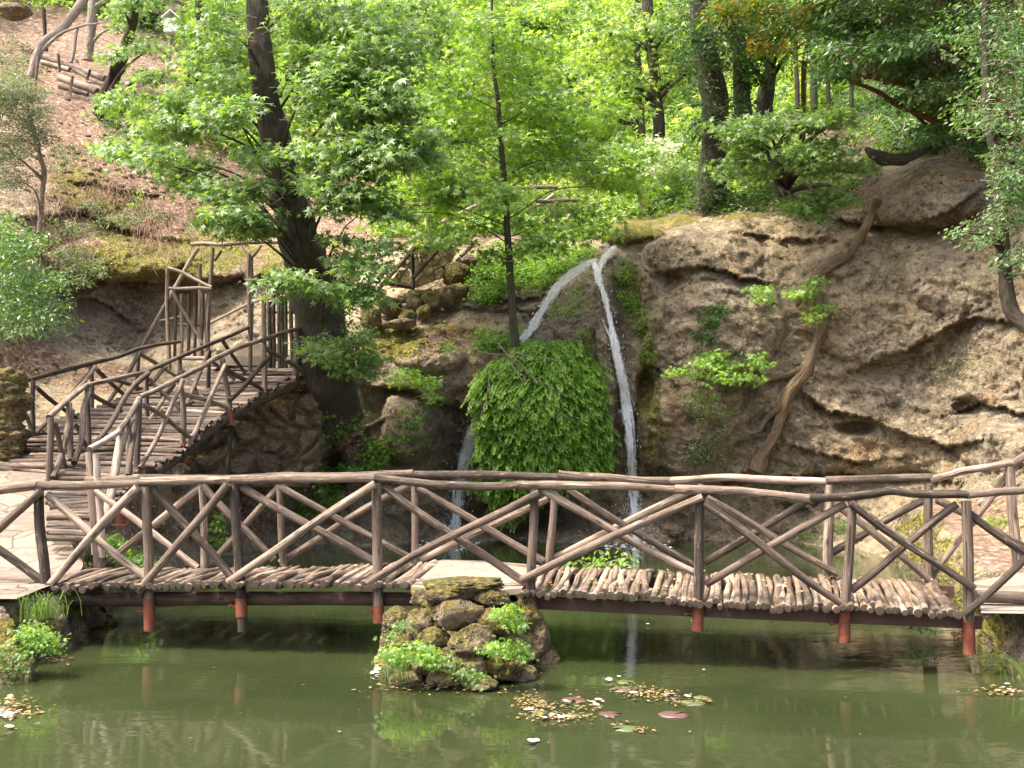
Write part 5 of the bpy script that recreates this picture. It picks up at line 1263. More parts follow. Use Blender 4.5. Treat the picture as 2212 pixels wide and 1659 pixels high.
tag(rl.build('bare_limb', M['barkred'], base=P(1862, 164, 22.3)), 'bare orange-red crooked limb sticking out of the foliage above the right cliff', 'branch')
yl = [(1850, 30, 60, 30, 21.2, .5, 24), (1790, 55, 60, 36, 21.8, .5, 24)]
tree('madrone_tree', 'tree with yellowing oval leaves at the top, left of the glossy oval-leaved tree', [(1735, 240, 29.5, 6), (1740, 120, 27, 6), (1770, 40, 24, 6), (1800, -20, 22.5, 6)], [(1600, 30, 90, 40, 24.6, .8, 44), (1690, 20, 90, 50, 24, .8, 50), (1760, 40, 70, 40, 23, .6, 34), (1840, 30, 60, 30, 22.4, .5, 20), (1650, 80, 80, 30, 24.3, .6, 24)], 'barkred', 'oval', 'leaf_yel', L=.55, nleaf=15, size=.165, bright=.27, spread=.75)
# pale green star-leaved boughs over the cliff edge
tree('sweetgum_tree', 'low spreading young tree with pale green star leaves on the right cliff edge', [(1690, 420, 25.6, 12), (1680, 370, 25.2, 10), (1690, 310, 24.5, 8), (1720, 270, 23.8, 6)], [(1610, 285, 70, 26, 22.6, .5, 46), (1700, 275, 90, 26, 22.3, .5, 56), (1790, 255, 90, 24, 22.3, .5, 44), (1620, 350, 60, 40, 22.8, .5, 40), (1720, 350, 90, 36, 22.4, .5, 54), (1800, 330, 80, 30, 22.3, .5, 36), (1700, 440, 50, 20, 22.6, .4, 18), (1780, 445, 70, 34, 22.6, .5, 36), (1850, 370, 50, 20, 22.3, .4, 14)], 'barkdark', 'star', 'leaf_gum', L=.55, nleaf=14, size=.165, bright=.62, spread=.8)
# tree on the right edge
er = [(2440, 930, float(sd(2440, 930)) + .1, 24), (2340, 800, 16.6, 19), (2270, 740, 16.6, 17), (2212, 698, 17, 16), (2186, 672, 17.2, 16), (2173, 610, 17.3, 15), (2166, 520, 17.4, 14), (2160, 430, 17.4, 13), (2150, 330, 17.5, 12), (2134, 270, 17.6, 10), (2128, 150, 17.8, 8), (2126, 0, 18, 6), (2120, -120, 18, 5)]
tree('overhanging_tree', 'leafy tree with pale green oval leaves hanging over the top of the right cliff', [(2040, 300, 26.5, 9), (2030, 200, 25.8, 8), (2000, 110, 24.8, 7), (1960, 30, 24, 5)], [(1900, 110, 100, 50, 23.6, .9, 70), (2010, 130, 100, 50, 23.4, .9, 70), (1960, 60, 120, 40, 23.8, .9, 60), (1830, 60, 80, 40, 24, .8, 44), (2080, 170, 70, 40, 23.6, .8, 44), (1950, 215, 80, 24, 23.2, .6, 34), (2060, 260, 60, 24, 23.4, .6, 26)], 'barkdark', 'oval', 'leaf_oval', L=.65, nleaf=16, size=.15, bright=.68, spread=.85)
tree('slender_tree', 'dark slender curving tree with small narrow leaves at the right edge of the cliff', er, [(2180, 250, 60, 60, 17, .6, 50), (2190, 350, 50, 50, 16.9, .6, 44), (2195, 400, 40, 36, 16.6, .4, 30), (2110, 500, 70, 26, 17, .4, 20), (2190, 460, 50, 40, 16.8, .4, 28), (2180, 150, 70, 60, 17.5, .8, 50), (2100, 250, 60, 50, 18.5, .6, 30), (2200, 560, 40, 40, 16.8, .4, 20), (2130, 60, 100, 60, 18, 1, 50), (2280, 300, 80, 200, 16.6, .8, 90), (2200, -100, 200, 90, 17.6, 1.4, 110)], 'barkdark', 'oval', 'leaf_oval', L=.42, nleaf=16, size=.085, bright=.55, spread=.9, tier=False)
tr2 = MB(); q, _ = trunk_mesh([(2175, 600, 17.35, 6), (2192, 560, 17.3, 7), (2178, 500, 17.3, 6), (2165, 450, 17.4, 6)], 8)
# tree trunk lying up the cliff
root_px = [(1632, 1018), (1645, 985), (1671, 945), (1688, 900), (1704, 852), (1743, 795), (1762, 750), (1774, 705), (1770, 650), (1756, 606), (1790, 575), (1828, 552), (1859, 513), (1880, 469), (1895, 430)]
rp = [(x, y, float(sd(x, y)) - .22, w) for (x, y), w in zip(root_px, [19, 14, 12, 11, 13, 12, 10, 10, 9, 10, 10, 9, 10, 9, 9])]
ds = np.convolve(np.pad([r_[2] for r_ in rp], 1, mode='edge'), [.25, .5, .25], 'valid')
rp = [(a[0], a[1], min(float(d_), a[2] + .05), a[3]) for a, d_ in zip(rp, ds)]
cl = thing('climbing_tree', P(*rp[0][:3]), 'gnarled tan tree trunk winding up the face of the right cliff from the pond', 'tree')
mb, tp = trunk_mesh(rp, 18, .34, 110)
for pts in ([(1742, 792), (1706, 808), (1662, 820), (1620, 832), (1580, 842)], [(1688, 880), (1660, 900), (1640, 930)], [(1650, 985), (1622, 1002), (1605, 1020)], [(1758, 610), (1735, 640), (1720, 660)]):
    a = [(x, y, float(sd(x, y)) - .16, w) for (x, y), w in zip(pts, (9, 7, 6, 5, 3))]
    q = smooth_path(np.array([(*P(x, y, d), hw / 2378 * d) for x, y, d, hw in a]), 26); tube(mb, q[:, :3], q[:, 3], seg=9, lump=.2)
mb.build('trunk', M['barktan'], cl)
crown([(1530, 800, 60, 26, 22.3, .15, 34), (1610, 800, 60, 24, 22.4, .15, 34), (1640, 775, 30, 14, 22.4, .1, 10), (1560, 765, 40, 20, 22.4, .1, 14), (1690, 625, 60, 14, 22.6, .1, 22), (1745, 605, 26, 12, 22.6, .1, 10), (1765, 665, 24, 22, 22.7, .1, 14), (1630, 640, 30, 10, 22.7, .1, 8)], 'star', 'leaf_sap', cl, L=.4, nleaf=11, size=.125, bright=.55, spread=.8)
# old root log lying on the cliff top
q, _ = trunk_mesh([(1872, 322, 23.4, 5), (1890, 336, 23.1, 12), (1912, 346, 23.0, 15), (1950, 344, 23.0, 13), (1980, 332, 23.2, 9), (2012, 318, 23.6, 4)], 14, .45)
tag(q.build('fallen_log', M['barkdark'], base=P(1930, 345, 23)), 'gnarled mossy log curled on top of the big boulder of the right cliff', 'log')
# shade shrubs on the cliff top
plant('shade_shrub', 'dark glossy shrub above the curled mossy log on the cliff top', 'shrub', [(1950, 285, 70, 30, 60), (1900, 260, 50, 26, 36), (2010, 300, 50, 24, 30)], 'oval', 'leaf_oval', .5, 15, .125, off=.8, bright=.35, spread=.9)
plant('shade_shrub', 'dark shrub filling the shade beneath the red limb on the cliff top', 'shrub', [(1870, 215, 60, 26, 50), (1960, 220, 60, 26, 50), (1800, 230, 50, 20, 26)], 'oval', 'leaf_dark', .6, 15, .13, off=.9, bright=.6, spread=.9)
plant('shade_shrub', 'loose shrub on the slope behind the slender right-edge tree', 'shrub', [(2080, 230, 50, 40, 60), (2110, 310, 40, 30, 40), (2050, 180, 50, 30, 40)], 'oval', 'leaf_oval', .5, 15, .11, off=.9, bright=.4, spread=.9)
plant('shade_shrub', 'dark evergreen shrub in the shade at the back of the right cliff top', 'shrub', [(1900, 150, 90, 40, 70), (2000, 190, 80, 40, 70), (1820, 190, 60, 30, 40)], 'oval', 'leaf_dark', .7, 15, .15, off=1.4, bright=.55, spread=.9)
plant('shade_shrub', 'dark evergreen shrub spilling behind the trunk of the red-barked leaning tree', 'shrub', [(2150, 240, 70, 60, 80), (2100, 160, 60, 40, 50), (2220, 200, 50, 70, 60)], 'oval', 'leaf_dark', .6, 15, .13, off=1.2, bright=.6, spread=.9)
# white-leaved shrub
tree('white_shrub', 'pale white-leaved shrub on a crooked stem at the edge of the woods above the waterfall', [(1395, 470, 28.0, 6), (1372, 400, 27.8, 5), (1330, 350, 27.6, 4.5), (1322, 320, 27.6, 4), (1345, 285, 27.6, 3.5)], [(1390, 330, 60, 40, 27.2, .5, 50), (1350, 370, 50, 26, 27.2, .5, 34), (1430, 320, 40, 30, 27.4, .4, 26)], 'barkpale', 'oval', 'leaf_white', cat='shrub', L=.45, nleaf=14, size=.12, bright=.6, spread=.9)

# ------------------------------------------------------------------ left slope
bl = [('leaning_tree', 'thick leaning brown trunk on the left slope under the log terraces', [(213, 250, 34, 16), (228, 210, 33.8, 15), (246, 165, 33.5, 14), (268, 110, 33, 12), (290, 30, 32.5, 9), (300, -80, 32, 6)], [(300, 150, 60, 22, 31.5, .8, 24), (255, 105, 44, 24, 32, .8, 18), (310, 110, 40, 30, 32, .8, 18), (270, 20, 60, 40, 32, 1, 26), (330, -60, 90, 40, 32, 1, 26)], 'bark', 'star', 'leaf_gum'),
      ('leaning_tree', 'sunlit spotted trunk leaning right across the top left corner', [(66, 165, 35, 9), (90, 100, 35, 10), (137, 58, 35, 10), (180, 0, 35, 10), (225, -80, 35, 8)], [(240, 40, 50, 30, 34.5, .6, 14), (150, -20, 100, 30, 35, .8, 24)], 'barkpale', 'star', 'leaf_gum'),
      ('pale_tree', 'straight pale sunlit trunk standing above the log terraces', [(191, 130, 37.5, 10), (196, 70, 37.5, 10), (202, 0, 37.5, 10.5), (208, -120, 37.5, 9)], [(230, -40, 100, 30, 37, 1, 30), (250, 50, 40, 40, 37, .6, 14)], 'barkpale', 'star', 'leaf_gum'),
      ('thin_tree', 'thin bare stem left of the leaning spotted trunk', [(100, 110, 38, 4), (96, 50, 38, 4), (92, -40, 38, 3)], [(70, -30, 80, 24, 38, .8, 16)], 'bark', 'star', 'leaf_gum'),
      ('thin_tree', 'slim grey crooked sapling stem on the left slope below the grey-green bush', [(86, 500, 25.0, 6), (90, 430, 24.8, 5.5), (95, 370, 24.5, 6), (86, 335, 24.4, 5), (74, 285, 24.3, 5), (60, 240, 24.2, 4)], [(30, 240, 80, 40, 23.8, .8, 160), (10, 190, 50, 30, 23.6, .8, 110), (80, 290, 40, 24, 23.8, .5, 44), (10, 320, 70, 34, 23.5, .5, 110), (60, 200, 40, 20, 23.8, .5, 40), (20, 380, 40, 24, 23.4, .4, 40)], 'barkpale', 'oval', 'leaf_grey')]
for nm, lab, tr, pd, bk, kd, lm in bl:
    small = lm == 'leaf_grey'
    tree(nm, lab, tr, pd, bk, kd, lm, L=.42 if small else .8, nleaf=20 if small else 15, size=.065 if small else .19, bright=.5, spread=.9, seg=10, tier=not small)
tree('pine_tree', 'dark shadowy tree behind the white box at the top of the left slope', [(470, 210, 44, 9), (480, 100, 44, 8), (486, -40, 44, 7)], [(480, 40, 120, 60, 43.5, 1.5, 50), (300, 40, 80, 50, 47, 1.5, 40), (230, -10, 120, 40, 47, 1.5, 40), (110, 10, 110, 50, 47.5, 1.5, 40)], 'barkdark', 'tri3', 'leaf_dark', L=1.4, nleaf=20, size=.28, bright=.5, spread=.9, twigs=False)
plant('bush', 'grey-green small-leaved bush on the left edge beside the walkway', 'bush', [(5, 560, 55, 55, 110), (75, 605, 60, 26, 54), (25, 690, 75, 34, 80), (95, 655, 40, 30, 34), (50, 520, 44, 24, 34), (15, 630, 60, 40, 70), (110, 700, 30, 30, 14), (0, 480, 40, 24, 30)], 'oval', 'leaf_oval', .5, 15, .085, off=1.6, sheet=21.0, bright=.55, spread=.9)
plant('bush', 'airy grey-green bush in front of the grey rock face on the left', 'bush', [(165, 575, 55, 40, 60), (140, 520, 60, 50, 50), (190, 600, 40, 30, 20)], 'oval', 'leaf_grey', .36, 14, .075, off=1.0, sheet=24.5, bright=.7, spread=.8)
plant('bush', 'small glossy bush on the slope beside the wooden post', 'bush', [(345, 300, 50, 24, 60), (310, 280, 40, 20, 30), (370, 325, 26, 14, 16)], 'oval', 'leaf_oval', .45, 14, .11, off=.5, bright=.6, spread=.9)
plant('shrub', 'tiny bright shrub on the mossy ledge of the left slope', 'shrub', [(300, 425, 20, 12, 12), (290, 445, 12, 8, 6)], 'oval', 'leaf_sap', .25, 10, .08, off=.2)
plant('shrub', 'dull green shrub on the left slope between the crooked sapling and the mossy ledge', 'shrub', [(150, 330, 40, 22, 36), (120, 350, 30, 20, 20)], 'oval', 'leaf_grey', .35, 14, .07, off=.35, bright=.45, spread=.9)
plant('shrub', 'dark low shrub under the leaning brown trunk on the left slope', 'shrub', [(270, 255, 40, 14, 30), (230, 265, 24, 10, 14)], 'oval', 'leaf_dark', .4, 14, .09, off=.35, bright=.7, spread=.9)
plant('shrub', 'low leafy shrub at the left end of the log terraces', 'shrub', [(50, 150, 50, 30, 60), (20, 110, 40, 30, 40)], 'oval', 'leaf_grey', .55, 14, .10, off=.6, bright=.5, spread=.9)
plant('shrub', 'dry-leaved shrub in the middle of the left slope above the mossy rock ledge', 'shrub', [(250, 470, 60, 22, 40), (330, 470, 40, 20, 26), (200, 450, 30, 18, 16)], 'oval', 'leaf_grey', .35, 14, .075, off=.35, bright=.35, spread=.9)
plant('shrub', 'leafy shrub high on the left slope left of the wooden post', 'shrub', [(290, 240, 40, 16, 24), (250, 300, 30, 14, 16)], 'oval', 'leaf_oval', .45, 14, .10, off=.4, bright=.5, spread=.9)
plant('undershrub', 'straggly leafy shrub along the foot of the left slope bushes', 'shrub', [(140, 470, 60, 30, 22), (210, 500, 60, 24, 16)], 'oval', 'leaf_grey', .3, 12, .06, off=.3, bright=.5, spread=.9)
fence = thing('log_terrace', S(150, 170), 'pale logs held by stakes as terraces across the top left slope', 'fence')
for a, b, w in [((88, 119), (228, 170), 8), ((90, 134), (150, 150), 5), ((130, 168), (210, 198), 9), ((128, 186), (190, 203), 5), ((238, 214), (270, 228), 7), ((160, 150), (226, 183), 5)]:
    d0, d1 = float(sd(*a)) - .3, float(sd(*b)) - .3; p0, p1 = P(*a, d0), P(*b, d1)
    mb = MB(); log(mb, p0, p1, w / 2378 * d0, w / 2378 * d1 * .9, n=10, bend=.01, seg=12); mb.build('log', M['palelog'], fence)
for a, b in [((126, 117), (129, 155)), ((157, 164), (151, 206)), ((195, 150), (188, 172)), ((83, 122), (74, 200)), ((268, 208), (264, 236)), ((170, 150), (166, 130))]:
    d0 = float(sd(*b)) - .35; mb = MB(); log(mb, P(*a, d0), P(*b, d0 + .1), .05, .05, n=6, bend=.01, seg=8); mb.build('stake', M['log'], fence)
wire = thing('wire_fence', S(150, 120), 'thin wire fence on a slanting stake beyond the log terraces', 'fence')
mb = MB(); log(mb, P(168, 58, 37), P(153, 135, 37), .055, .06, n=7); mb.build('stake', M['barkpale'], wire)
mb = MB()
for y0, y1 in ((66, 105), (52, 92)): tube(mb, [P(60, y0 - 40, 37), P(165, y0 + 10, 37), P(290, y1 + 20, 37)], .007, seg=5)
mb.build('wire', M['iron'], wire)
mb = MB(); rock(mb, P(34, 26, 39), (.55, .5, .28), .2, 4, .2); tag(mb.build('boulder', M['boulder'], base=P(34, 36, 39)), 'sunlit flat-topped boulder in the top left corner', 'boulder')
bb = thing('bird_box', P(372, 75, 37.0), 'small white gabled box on the slope in the top left part', 'bird box')
k = 37.0 / 2378; c = P(372, 58, 37.0)
mb = MB(); box(mb, c, (14 * k, 0, 0), (0, .2, 0), (0, 0, 15 * k)); mb.build('body', M['white'], bb)
mb = MB(); a = c + np.array([0, 0, 15 * k])
hp = np.array([(-20 * k, -.28, -2 * k), (0, -.28, 16 * k), (20 * k, -.28, -2 * k), (20 * k, -.28, 0), (0, -.28, 19 * k), (-20 * k, -.28, 0)]); bk_ = hp + np.array([0, .56, 0])
mb.add(np.vstack([hp, bk_]) + a, [np.array([[0, 1, 4, 5], [1, 2, 3, 4]]), np.array([[6, 11, 10, 7], [7, 10, 9, 8]]), np.array([[i, i + 6, (i + 1) % 6 + 6, (i + 1) % 6] for i in range(6)])], .5, smooth=False)
mb.build('roof', M['white'], bb)
mb = MB(); log(mb, P(372, 74, 37.0), P(362, 140, 37.0), .06, .06); mb.build('pole', M['barkpale'], bb)
mb = MB(); log(mb, P(363, 122, 34.6), P(362, 285, 34.6), .075, .08, n=12, bend=.003, seg=12)
tag(mb.build('wooden_post', M['palelog'], base=P(362, 285, 34.6)), 'square pale wooden post standing on the left slope beside the glossy bush', 'post')
mb = MB(); c0 = P(344, 262, 35.2)
pr = [(0, .20), (.03, .235), (.18, .25), (.22, .235), (.24, .24), (.36, .22), (.40, .15), (.42, .02)]
ang = np.linspace(0, 2 * math.pi, 24, endpoint=False)
Vb = np.concatenate([np.stack([np.cos(ang) * r_, np.sin(ang) * r_, np.full(24, h_)], -1) for h_, r_ in pr]) + c0
a_ = np.arange(24); b_ = (a_ + 1) % 24
mb.add(Vb, np.concatenate([np.stack([i * 24 + a_, i * 24 + b_, (i + 1) * 24 + b_, (i + 1) * 24 + a_], 1) for i in range(len(pr) - 1)]))
tag(mb.build('barrel', M['blue'], base=c0), 'small dark blue-grey barrel beside the wooden post on the left slope', 'barrel')

# ------------------------------------------------------------------ railings and boulders behind the waterfall
def slog(mb, a, b, d0, d1, w, **kw): return log(mb, P(*a, d0), P(*b, d1), w / 2378 * d0, w / 2378 * d1 * .95, n=9, bend=.008, seg=9, **kw)
def bar(root, name, a, b, d0, d1, w, mat='log'):
    mb = MB(); slog(mb, a, b, d0, d1, w); mb.build(name, M[mat], root)
hr = thing('path_railing', P(890, 620, 24.2), 'weathered log handrail climbing the path in front of the pale stone wall', 'railing')
bar(hr, 'handrail', (782, 573), (893, 517), 24.0, 24.2, 5, 'palelog'); bar(hr, 'handrail', (889, 520), (969, 473), 24.2, 26.5, 5, 'palelog'); bar(hr, 'handrail', (966, 475), (1048, 433), 26.5, 29, 4.6, 'palelog')
bar(hr, 'brace', (903, 525), (799, 645), 24.0, 23.8, 6); bar(hr, 'post', (891, 539), (893, 625), 24.1, 24.1, 4.2); bar(hr, 'rail', (899, 535), (940, 537), 24.1, 24.4, 4); bar(hr, 'brace', (945, 541), (893, 600), 24.3, 24.0, 4.6); bar(hr, 'brace', (1024, 525), (996, 553), 24.8, 24.6, 4.5); bar(hr, 'bottom_log', (793, 604), (893, 622), 23.9, 24.15, 5)
wr = thing('woodland_railing', P(1220, 515, 28.5), 'crossed-log railing among the trees behind the waterfall lip', 'railing')
for nm, a, b, d, w in [('handrail', (1094, 407), (1205, 405), 30, 4.5), ('handrail', (1157, 434), (1250, 433), 29, 4.5), ('post', (1245, 460), (1245, 518), 28.6, 5), ('post', (1201, 436), (1201, 517), 29, 5), ('brace', (1233, 464), (1208, 502), 28.8, 5), ('brace', (1190, 462), (1162, 490), 29.2, 4.5), ('brace', (1198, 420), (1160, 445), 29.5, 4), ('brace', (1170, 478), (1192, 500), 29, 4),
                       ('handrail', (1286, 455), (1356, 497), 28.8, 3.4), ('handrail', (1255, 487), (1314, 500), 29, 3.4), ('brace', (1282, 492), (1262, 520), 28.6, 4)]: bar(wr, nm, a, b, d, d, w)
wl = thing('woodland_railing', P(930, 500, 29), 'crossed-log railing among the trees above the pale stone wall', 'railing')
for nm, a, b, d, w in [('handrail', (880, 441), (970, 438), 29, 4.5), ('brace', (874, 452), (918, 498), 29, 4.5), ('brace', (940, 462), (974, 495), 29, 4.5), ('post', (925, 444), (926, 496), 29, 4), ('brace', (915, 455), (884, 492), 29.1, 4)]: bar(wl, nm, a, b, d, d, w)
bo = [(802, 687, 25, 22, .8, 'mossy boulder at the left end of the row below the path handrail'), (843, 664, 24, 20, .95, 'mossy boulder second from the left in the row below the path handrail'), (880, 690, 19, 20, .85, 'rounded mossy boulder low in the middle of the row below the path handrail'), (893, 657, 17, 17, .25, 'bare pale boulder on top of the middle of the row below the path handrail'), (917, 674, 17, 18, .95, 'very mossy round boulder at the right of the low row below the path handrail'),
      (899, 639, 22, 14, .95, 'yellow-mossed boulder on top of the row beside the railing post'), (935, 651, 26, 20, .6, 'brown boulder between the railing post and the creeper patch'), (963, 645, 18, 22, .2, 'upright grey stone slab next to the creeper patch'), (988, 593, 28, 24, .9, 'large mossy boulder at the right end of the pale stone wall'), (987, 630, 24, 18, .75, 'half-mossy boulder just below the large mossy one by the wall'), (1006, 565, 18, 15, .1, 'bare sunlit boulder above the large mossy one'), (1030, 566, 16, 11, .2, 'small pale stone right of the bare sunlit boulder'), (872, 645, 13, 11, .4, 'small stone tucked behind the mossy row by the railing'),
      (870, 700, 30, 12, .5, 'low flat stone under the middle of the mossy row')]
for x, y, a, b, mo, lab in bo:
    d = float(sd(x, y + b * .8)) - .2; k = d / 2378; mb = MB(); rock(mb, P(x, y, d), (a * k * 1.05, a * k * .9, b * k * 1.08), .22, 4, mo)
    tag(mb.build('boulder', M['boulder'], base=P(x, y + b, d)), lab, 'boulder', 'boulders beside the path')
# stone at the bases of the cliff
for x, y, a, b, mo, lab in [(1500, 1040, 60, 26, .5, 'low rounded rock at the foot of the cliff left of the climbing trunk'), (1730, 1075, 46, 22, .3, 'low brown rock at the foot of the cliff right of the climbing trunk'), (2060, 1120, 26, 16, .3, 'grey stone on the leafy right bank behind the bridge'), (1450, 1145, 30, 16, .4, 'wet dark stone at the waterline right of the main waterfall'), (330, 1140, 26, 18, .3, 'stone on the bank under the log walkway'), (410, 1150, 20, 12, .2, 'small pale stone on the shore beneath the rubble wall')]:
    d = float(sd(x, y + b * .6)) - .1; k = d / 2378; mb = MB(); rock(mb, P(x, y, d), (a * k, a * k * .8, b * k), .25, 4, mo)
    tag(mb.build('boulder', M['boulder'], base=P(x, y + b, d)), lab, 'boulder')

# ------------------------------------------------------------------ plants on the rocks
plant('creeper', 'bright creeping plant covering the ledge left of the waterfall lip', 'creeper', [(1100, 560, 80, 40, 240), (1210, 560, 60, 26, 170), (1060, 600, 50, 34, 120), (1160, 585, 55, 28, 130), (1262, 545, 28, 18, 50), (1040, 640, 40, 14, 30), (1130, 615, 60, 14, 30)], 'oval', 'creep', .32, 14, .085, off=.22, stems=0, bright=.6, spread=.9)
plant('creeper', 'creeping plant running down the rock right of the waterfall lip', 'creeper', [(1345, 590, 18, 30, 34), (1355, 640, 22, 26, 30), (1375, 670, 22, 26, 30), (1385, 710, 12, 20, 12), (1398, 770, 12, 18, 10)], 'oval', 'creep', .25, 12, .075, off=.14, stems=0, bright=.55, spread=.9)
plant('creeper', 'small creeping plants dotted over the rock between the two upper waterfalls', 'creeper', [(1225, 670, 40, 22, 26), (1255, 640, 26, 26, 18), (1262, 735, 16, 26, 20), (1270, 770, 14, 30, 14)], 'oval', 'fern', .22, 11, .065, off=.1, stems=0, bright=.7)
plant('seedling', 'star-leaved seedlings around the foot of the sapling', 'seedling', [(1075, 745, 50, 18, 30), (1050, 725, 30, 14, 14), (1110, 715, 20, 10, 6)], 'star', 'leaf_sap', .35, 10, .12, off=.35, bright=.5)
plant('seedling', 'pale star-leaved seedling alone on the mossy slope left of the fern mass', 'seedling', [(962, 745, 22, 12, 8)], 'star', 'leaf_sap', .3, 9, .11, off=.15, bright=.6)
plant('ivy', 'dark ivy with bright edges hanging from the foot of the big leaning tree', 'ivy', [(760, 770, 50, 50, 80), (720, 760, 50, 30, 40), (800, 790, 24, 30, 24), (780, 720, 26, 30, 24), (690, 740, 40, 16, 16)], 'star', 'leaf_gum', .32, 12, .10, off=.9, sheet=21.6, bright=.5, spread=.9)
plant('vine', 'leafy vine climbing the lower trunk of the big leaning tree', 'vine', [(745, 650, 22, 60, 36), (735, 580, 18, 40, 20)], 'oval', 'leaf_dark', .26, 11, .08, off=.25, sheet=20.7, bright=.5)
plant('leafy_plant', 'bright bush of rounded leaves under the roots of the big leaning tree', 'plant', [(745, 895, 40, 34, 60), (735, 925, 24, 14, 14)], 'star', 'leaf_sap', .28, 11, .095, off=.5, bright=.45, spread=.9)
plant('leafy_plant', 'dark green plant beside the right end of the rubble wall', 'plant', [(700, 885, 22, 26, 22), (690, 930, 20, 18, 12), (705, 960, 14, 12, 6)], 'star', 'leaf_gum', .26, 10, .09, off=.4, bright=.5)
plant('leafy_plant', 'leafy spray over the dark hollow below the mossy slope', 'plant', [(885, 815, 44, 20, 36), (925, 830, 26, 16, 16), (935, 860, 16, 18, 10)], 'star', 'leaf_sap', .3, 10, .10, off=.5, bright=.5)
plant('creeper', 'sparse ivy spread over the ochre rock bulge left of the short waterfall', 'creeper', [(880, 930, 40, 50, 34), (850, 965, 26, 30, 18), (930, 960, 20, 26, 10), (900, 890, 26, 30, 10)], 'oval', 'creep', .24, 9, .075, off=.1, stems=0, bright=.5)
plant('leafy_plant', 'bright leafy plant climbing up behind the far handrail at centre left', 'plant', [(740, 1020, 60, 22, 50), (805, 990, 22, 34, 30), (800, 955, 14, 20, 12), (700, 1050, 40, 18, 20)], 'star', 'leaf_sap', .34, 11, .105, off=.4, bright=.6)
plant('leafy_plant', 'bright leafy plant seen through the crossed logs left of centre', 'plant', [(680, 1090, 50, 26, 36), (720, 1075, 24, 16, 10)], 'star', 'leaf_sap', .3, 10, .10, off=.3, bright=.6)
plant('fern_plant', 'pale fern seen through the far railing below the rubble wall', 'fern', [(470, 1140, 20, 38, 34)], 'star', 'leaf_sap', .24, 9, .085, off=.4, bright=.65)
plant('fern_plant', 'bright ferns on the bank at the near end of the log walkway', 'fern', [(255, 1190, 28, 22, 30), (300, 1215, 40, 14, 26), (240, 1165, 12, 16, 8)], 'star', 'leaf_sap', .22, 9, .075, sheet=14.6, off=.5, bright=.55)
plant('ivy', 'dark ivy patch on the pale rock above the star-leaved bough of the cliff', 'ivy', [(1535, 690, 26, 30, 36), (1515, 730, 26, 26, 20), (1560, 670, 16, 16, 12)], 'oval', 'leaf_dark', .24, 12, .075, off=.12, stems=0, bright=.6)
plant('leafy_plant', 'thin hanging greenery below the star-leaved bough of the cliff', 'plant', [(1530, 880, 50, 34, 34), (1510, 860, 30, 20, 12), (1570, 890, 20, 14, 6)], 'oval', 'leaf_far', .26, 9, .065, off=.2, bright=.5)
plant('leafy_plant', 'grey-green plant low on the cliff left of the climbing trunk', 'plant', [(1530, 965, 40, 36, 44), (1500, 985, 24, 20, 20), (1560, 940, 16, 20, 10)], 'oval', 'leaf_grey', .26, 11, .065, off=.25, bright=.6)
plant('leafy_plant', 'small plant on the rock foot right of the main waterfall', 'plant', [(1432, 1030, 20, 14, 12)], 'star', 'leaf_gum', .24, 9, .08, off=.25)
plant('leafy_plant', 'narrow-leaved spray on the dark rock near the right edge', 'plant', [(2060, 800, 40, 20, 12), (2100, 770, 30, 18, 8)], 'oval', 'leaf_grey', .35, 10, .07, off=.3, bright=.6)
plant('leafy_plant', 'weeds at the waterline behind the right half of the bridge', 'plant', [(1820, 1140, 30, 16, 18), (1740, 1150, 26, 12, 14), (1690, 1060, 24, 10, 8)], 'star', 'leaf_gum', .24, 9, .075, off=.25, bright=.6)
plant('leafy_plant', 'bright weed on the leafy right bank behind the bridge', 'plant', [(2035, 1160, 26, 20, 14), (2130, 1180, 18, 16, 12), (2150, 1130, 30, 14, 8)], 'star', 'leaf_sap', .26, 9, .09, off=.25, bright=.5)
plant('leafy_plant', 'leaning green shoots behind the deck right of the pier slab', 'plant', [(1290, 1215, 50, 14, 12), (1340, 1205, 20, 14, 6)], 'oval', 'leaf_sap', .3, 8, .075, sheet=12.8, off=.2, bright=.6)
plant('creeper', 'creeping plant under the overhang right of the main waterfall', 'creeper', [(1390, 730, 10, 40, 10), (1370, 1000, 10, 30, 6)], 'oval', 'creep', .2, 9, .06, off=.12, stems=0)
# pier plants
plant('fern_plant', 'thin green fern hanging on the upper left of the stone pier', 'fern', [(870, 1350, 22, 14, 12), (850, 1375, 16, 12, 8)], 'star', 'leaf_gum', .14, 9, .04, sheet=9.6, off=.12, bright=.6)
for lab, pads, kd, mt, sz in [('bright fern spilling over the left foot of the stone pier', [(885, 1405, 46, 24, 40), (930, 1420, 26, 18, 16), (850, 1425, 20, 22, 14)], 'star', 'leaf_sap', .050), ('pale broad-leaved plant on the right side of the stone pier', [(1100, 1325, 22, 20, 9), (1110, 1345, 16, 14, 5)], 'star', 'leaf_sap', .075), ('pale fern across the right front of the stone pier', [(1085, 1400, 40, 18, 30), (1120, 1410, 20, 14, 10)], 'star', 'leaf_sap', .052), ('small green fern low in the middle of the stone pier', [(1000, 1455, 26, 12, 16), (1030, 1470, 20, 12, 10), (970, 1430, 14, 12, 6)], 'star', 'leaf_gum', .045)]:
    plant('fern_plant', lab, 'fern', pads, kd, mt, .16, 9, sz, sheet=9.3, off=.12, bright=.65)

